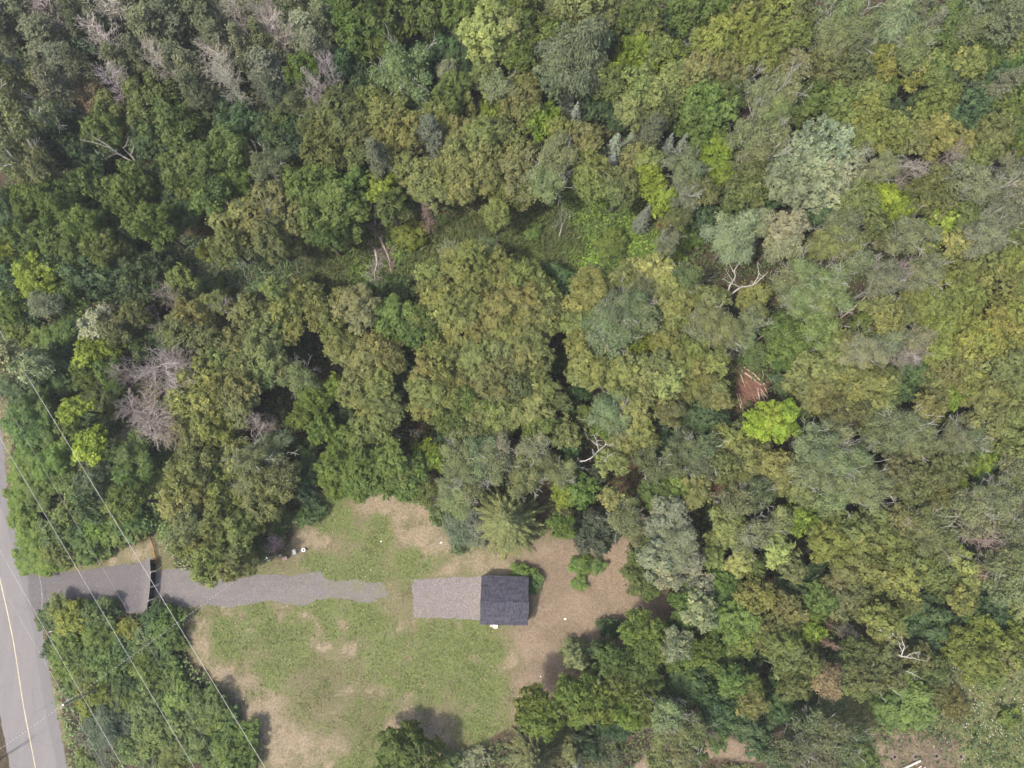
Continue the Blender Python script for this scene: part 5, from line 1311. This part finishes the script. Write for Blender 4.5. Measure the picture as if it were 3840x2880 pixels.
# bright meadow strip and the scrub at the lower right
n = 60000
x = rs.uniform(-70, 75, n); y = rs.uniform(-44, 36, n); u, v = pix(x, y, .3); u /= S22; v /= S22
mk = np.maximum(soft(u, v, MEADOW, 12), soft(u, v, SCRUB, 14) * .9 * (1 - soft(u, v, SAND, 10) * .8))
keep = mk > rs.uniform(.3, .9, n); x, y, u = x[keep], y[keep], u[keep]; n = len(x)
sc_ = (u > 1500)[:, None]; k = vnoise(x, y, 2.5, 31)[:, None]
tone = np.where(sc_, np.array([.16, .145, .055]) * (1 - k) + np.array([.105, .145, .04]) * k, np.array([.13, .22, .045])) * rs.uniform(.6, 1.4, (n, 1))
h = rs.uniform(.2, .7, n)
stuff('meadow_weeds', np.stack([x, y, h * .5], 1), np.array([0, 0, .9]) + rs.normal(size=(n, 3)) * .5, rs.uniform(.08, .2, n), rs.uniform(.2, .45, n), tone, rs.normal(size=(n, 3)), 'knee-high weeds of the meadow strip and lower right scrub', 'weeds', rs)

fl = []
for (cx, cy, sx, sy, m) in ((1965, 1500, 45, 25, 170), (1920, 1480, 30, 60, 120), (2110, 1530, 60, 60, 230), (2180, 1590, 40, 50, 90), (1985, 1540, 40, 20, 60)):
    for _ in range(m):
        uu = (cx + rs.normal() * sx) * S22; vv = (cy + rs.normal() * sy) * S22; fl.append(at(uu, vv, .75)[:2] + (rs.uniform(.6, 1.0),))
fl = np.array(fl); n = len(fl)
stuff('wild_flowers', fl, np.array([0, 0, 1.0]) + rs.normal(size=(n, 3)) * .3, rs.uniform(.08, .16, n), rs.uniform(.09, .17, n), np.tile(np.array([[.72, .72, .64]]), (n, 1)) * rs.uniform(.8, 1.1, (n, 1)), rs.normal(size=(n, 3)), 'scattered white flower heads among the lower right weeds', 'flowers', rs)

# rusty needles and twigs on the floor of the gaps right of centre
cs = []
for (tx, ty, cx, cy, sx, sy, m) in ((2, 1, 610, 850, 60, 35, 900), (2, 1, 740, 1420, 60, 60, 1300), (2, 1, 1380, 1520, 90, 60, 2000), (2, 1, 1430, 1010, 45, 45, 700), (3, 1, 130, 1290, 40, 90, 1300), (3, 1, 1170, 980, 40, 30, 400), (3, 2, 80, 480, 40, 40, 500), (2, 2, 1300, 1430, 40, 40, 500), (3, 2, 400, 690, 30, 30, 300)):
    for _ in range(m):
        cs.append(at(960 * tx + (cx + rs.normal() * sx) / 1.728, 960 * ty + (cy + rs.normal() * sy) / 1.728, .3)[:2] + (rs.uniform(.05, .5),))
cs = np.array(cs); n = len(cs)
stuff('needle_litter', cs, np.array([0, 0, 1.0]) + rs.normal(size=(n, 3)) * .35, rs.uniform(.03, .10, n), rs.uniform(.25, .7, n), np.array([[.19, .105, .072]]) * rs.uniform(.6, 1.4, (n, 1)), rs.normal(size=(n, 3)), 'rusty needle litter in the gaps right of centre', 'litter', rs)

# loose stones of the drive and pad
st = MB(); rnd = random.Random(6)
n = 0
sv = []; sf = []
for px0, cnt in ((DRIVE_XY, 5200), (PAD_XY, 4200)):
    xs = [p[0] for p in px0]; ys = [p[1] for p in px0]
    X_ = rs.uniform(min(xs), max(xs), cnt); Y_ = rs.uniform(min(ys), max(ys), cnt); ok = in_poly(X_, Y_, px0)
    for a, b in zip(X_[ok], Y_[ok]):
        if px0 is DRIVE_XY and a < -48 and rnd.random() < .7: continue
        r = rnd.uniform(.03, .075); q = len(sv)
        th = rnd.random() * 3
        for i_ in range(4): sv.append((a + r * math.cos(th + i_ * 1.57) * rnd.uniform(.7, 1.2), b + r * math.sin(th + i_ * 1.57) * rnd.uniform(.7, 1.2), .008))
        sv.append((a + rnd.uniform(-.3, .3) * r, b + rnd.uniform(-.3, .3) * r, .01 + r * .7))
        sf += [(q, q + 1, q + 4), (q + 1, q + 2, q + 4), (q + 2, q + 3, q + 4), (q + 3, q, q + 4)]
M['stone'] = plain('stone', (.30, .265, .26), .9, .2, .45, 1.7)
me = bpy.data.meshes.new('gravel'); me.from_pydata(sv, [], sf); me.update(); me.materials.append(M['stone'])
tag(link('gravel', me), 'loose grey gravel stones on the drive and pad', 'gravel', kind='stuff')

# ------------------------------------------------------------------ thin summer haze over the whole place
m, N, L = mat_new('haze')
pv = N.new('ShaderNodeVolumePrincipled'); pv.inputs['Density'].default_value = .0005; pv.inputs['Color'].default_value = (.86, .88, .90, 1); pv.inputs['Anisotropy'].default_value = .3
o_ = N.new('ShaderNodeOutputMaterial'); L.new(pv.outputs[0], o_.inputs['Volume'])
tag(MB().box((0, 0, 54), (4900, 4900, 110)).build('haze', m), 'thin pale summer haze over the wood', 'haze', kind='stuff')
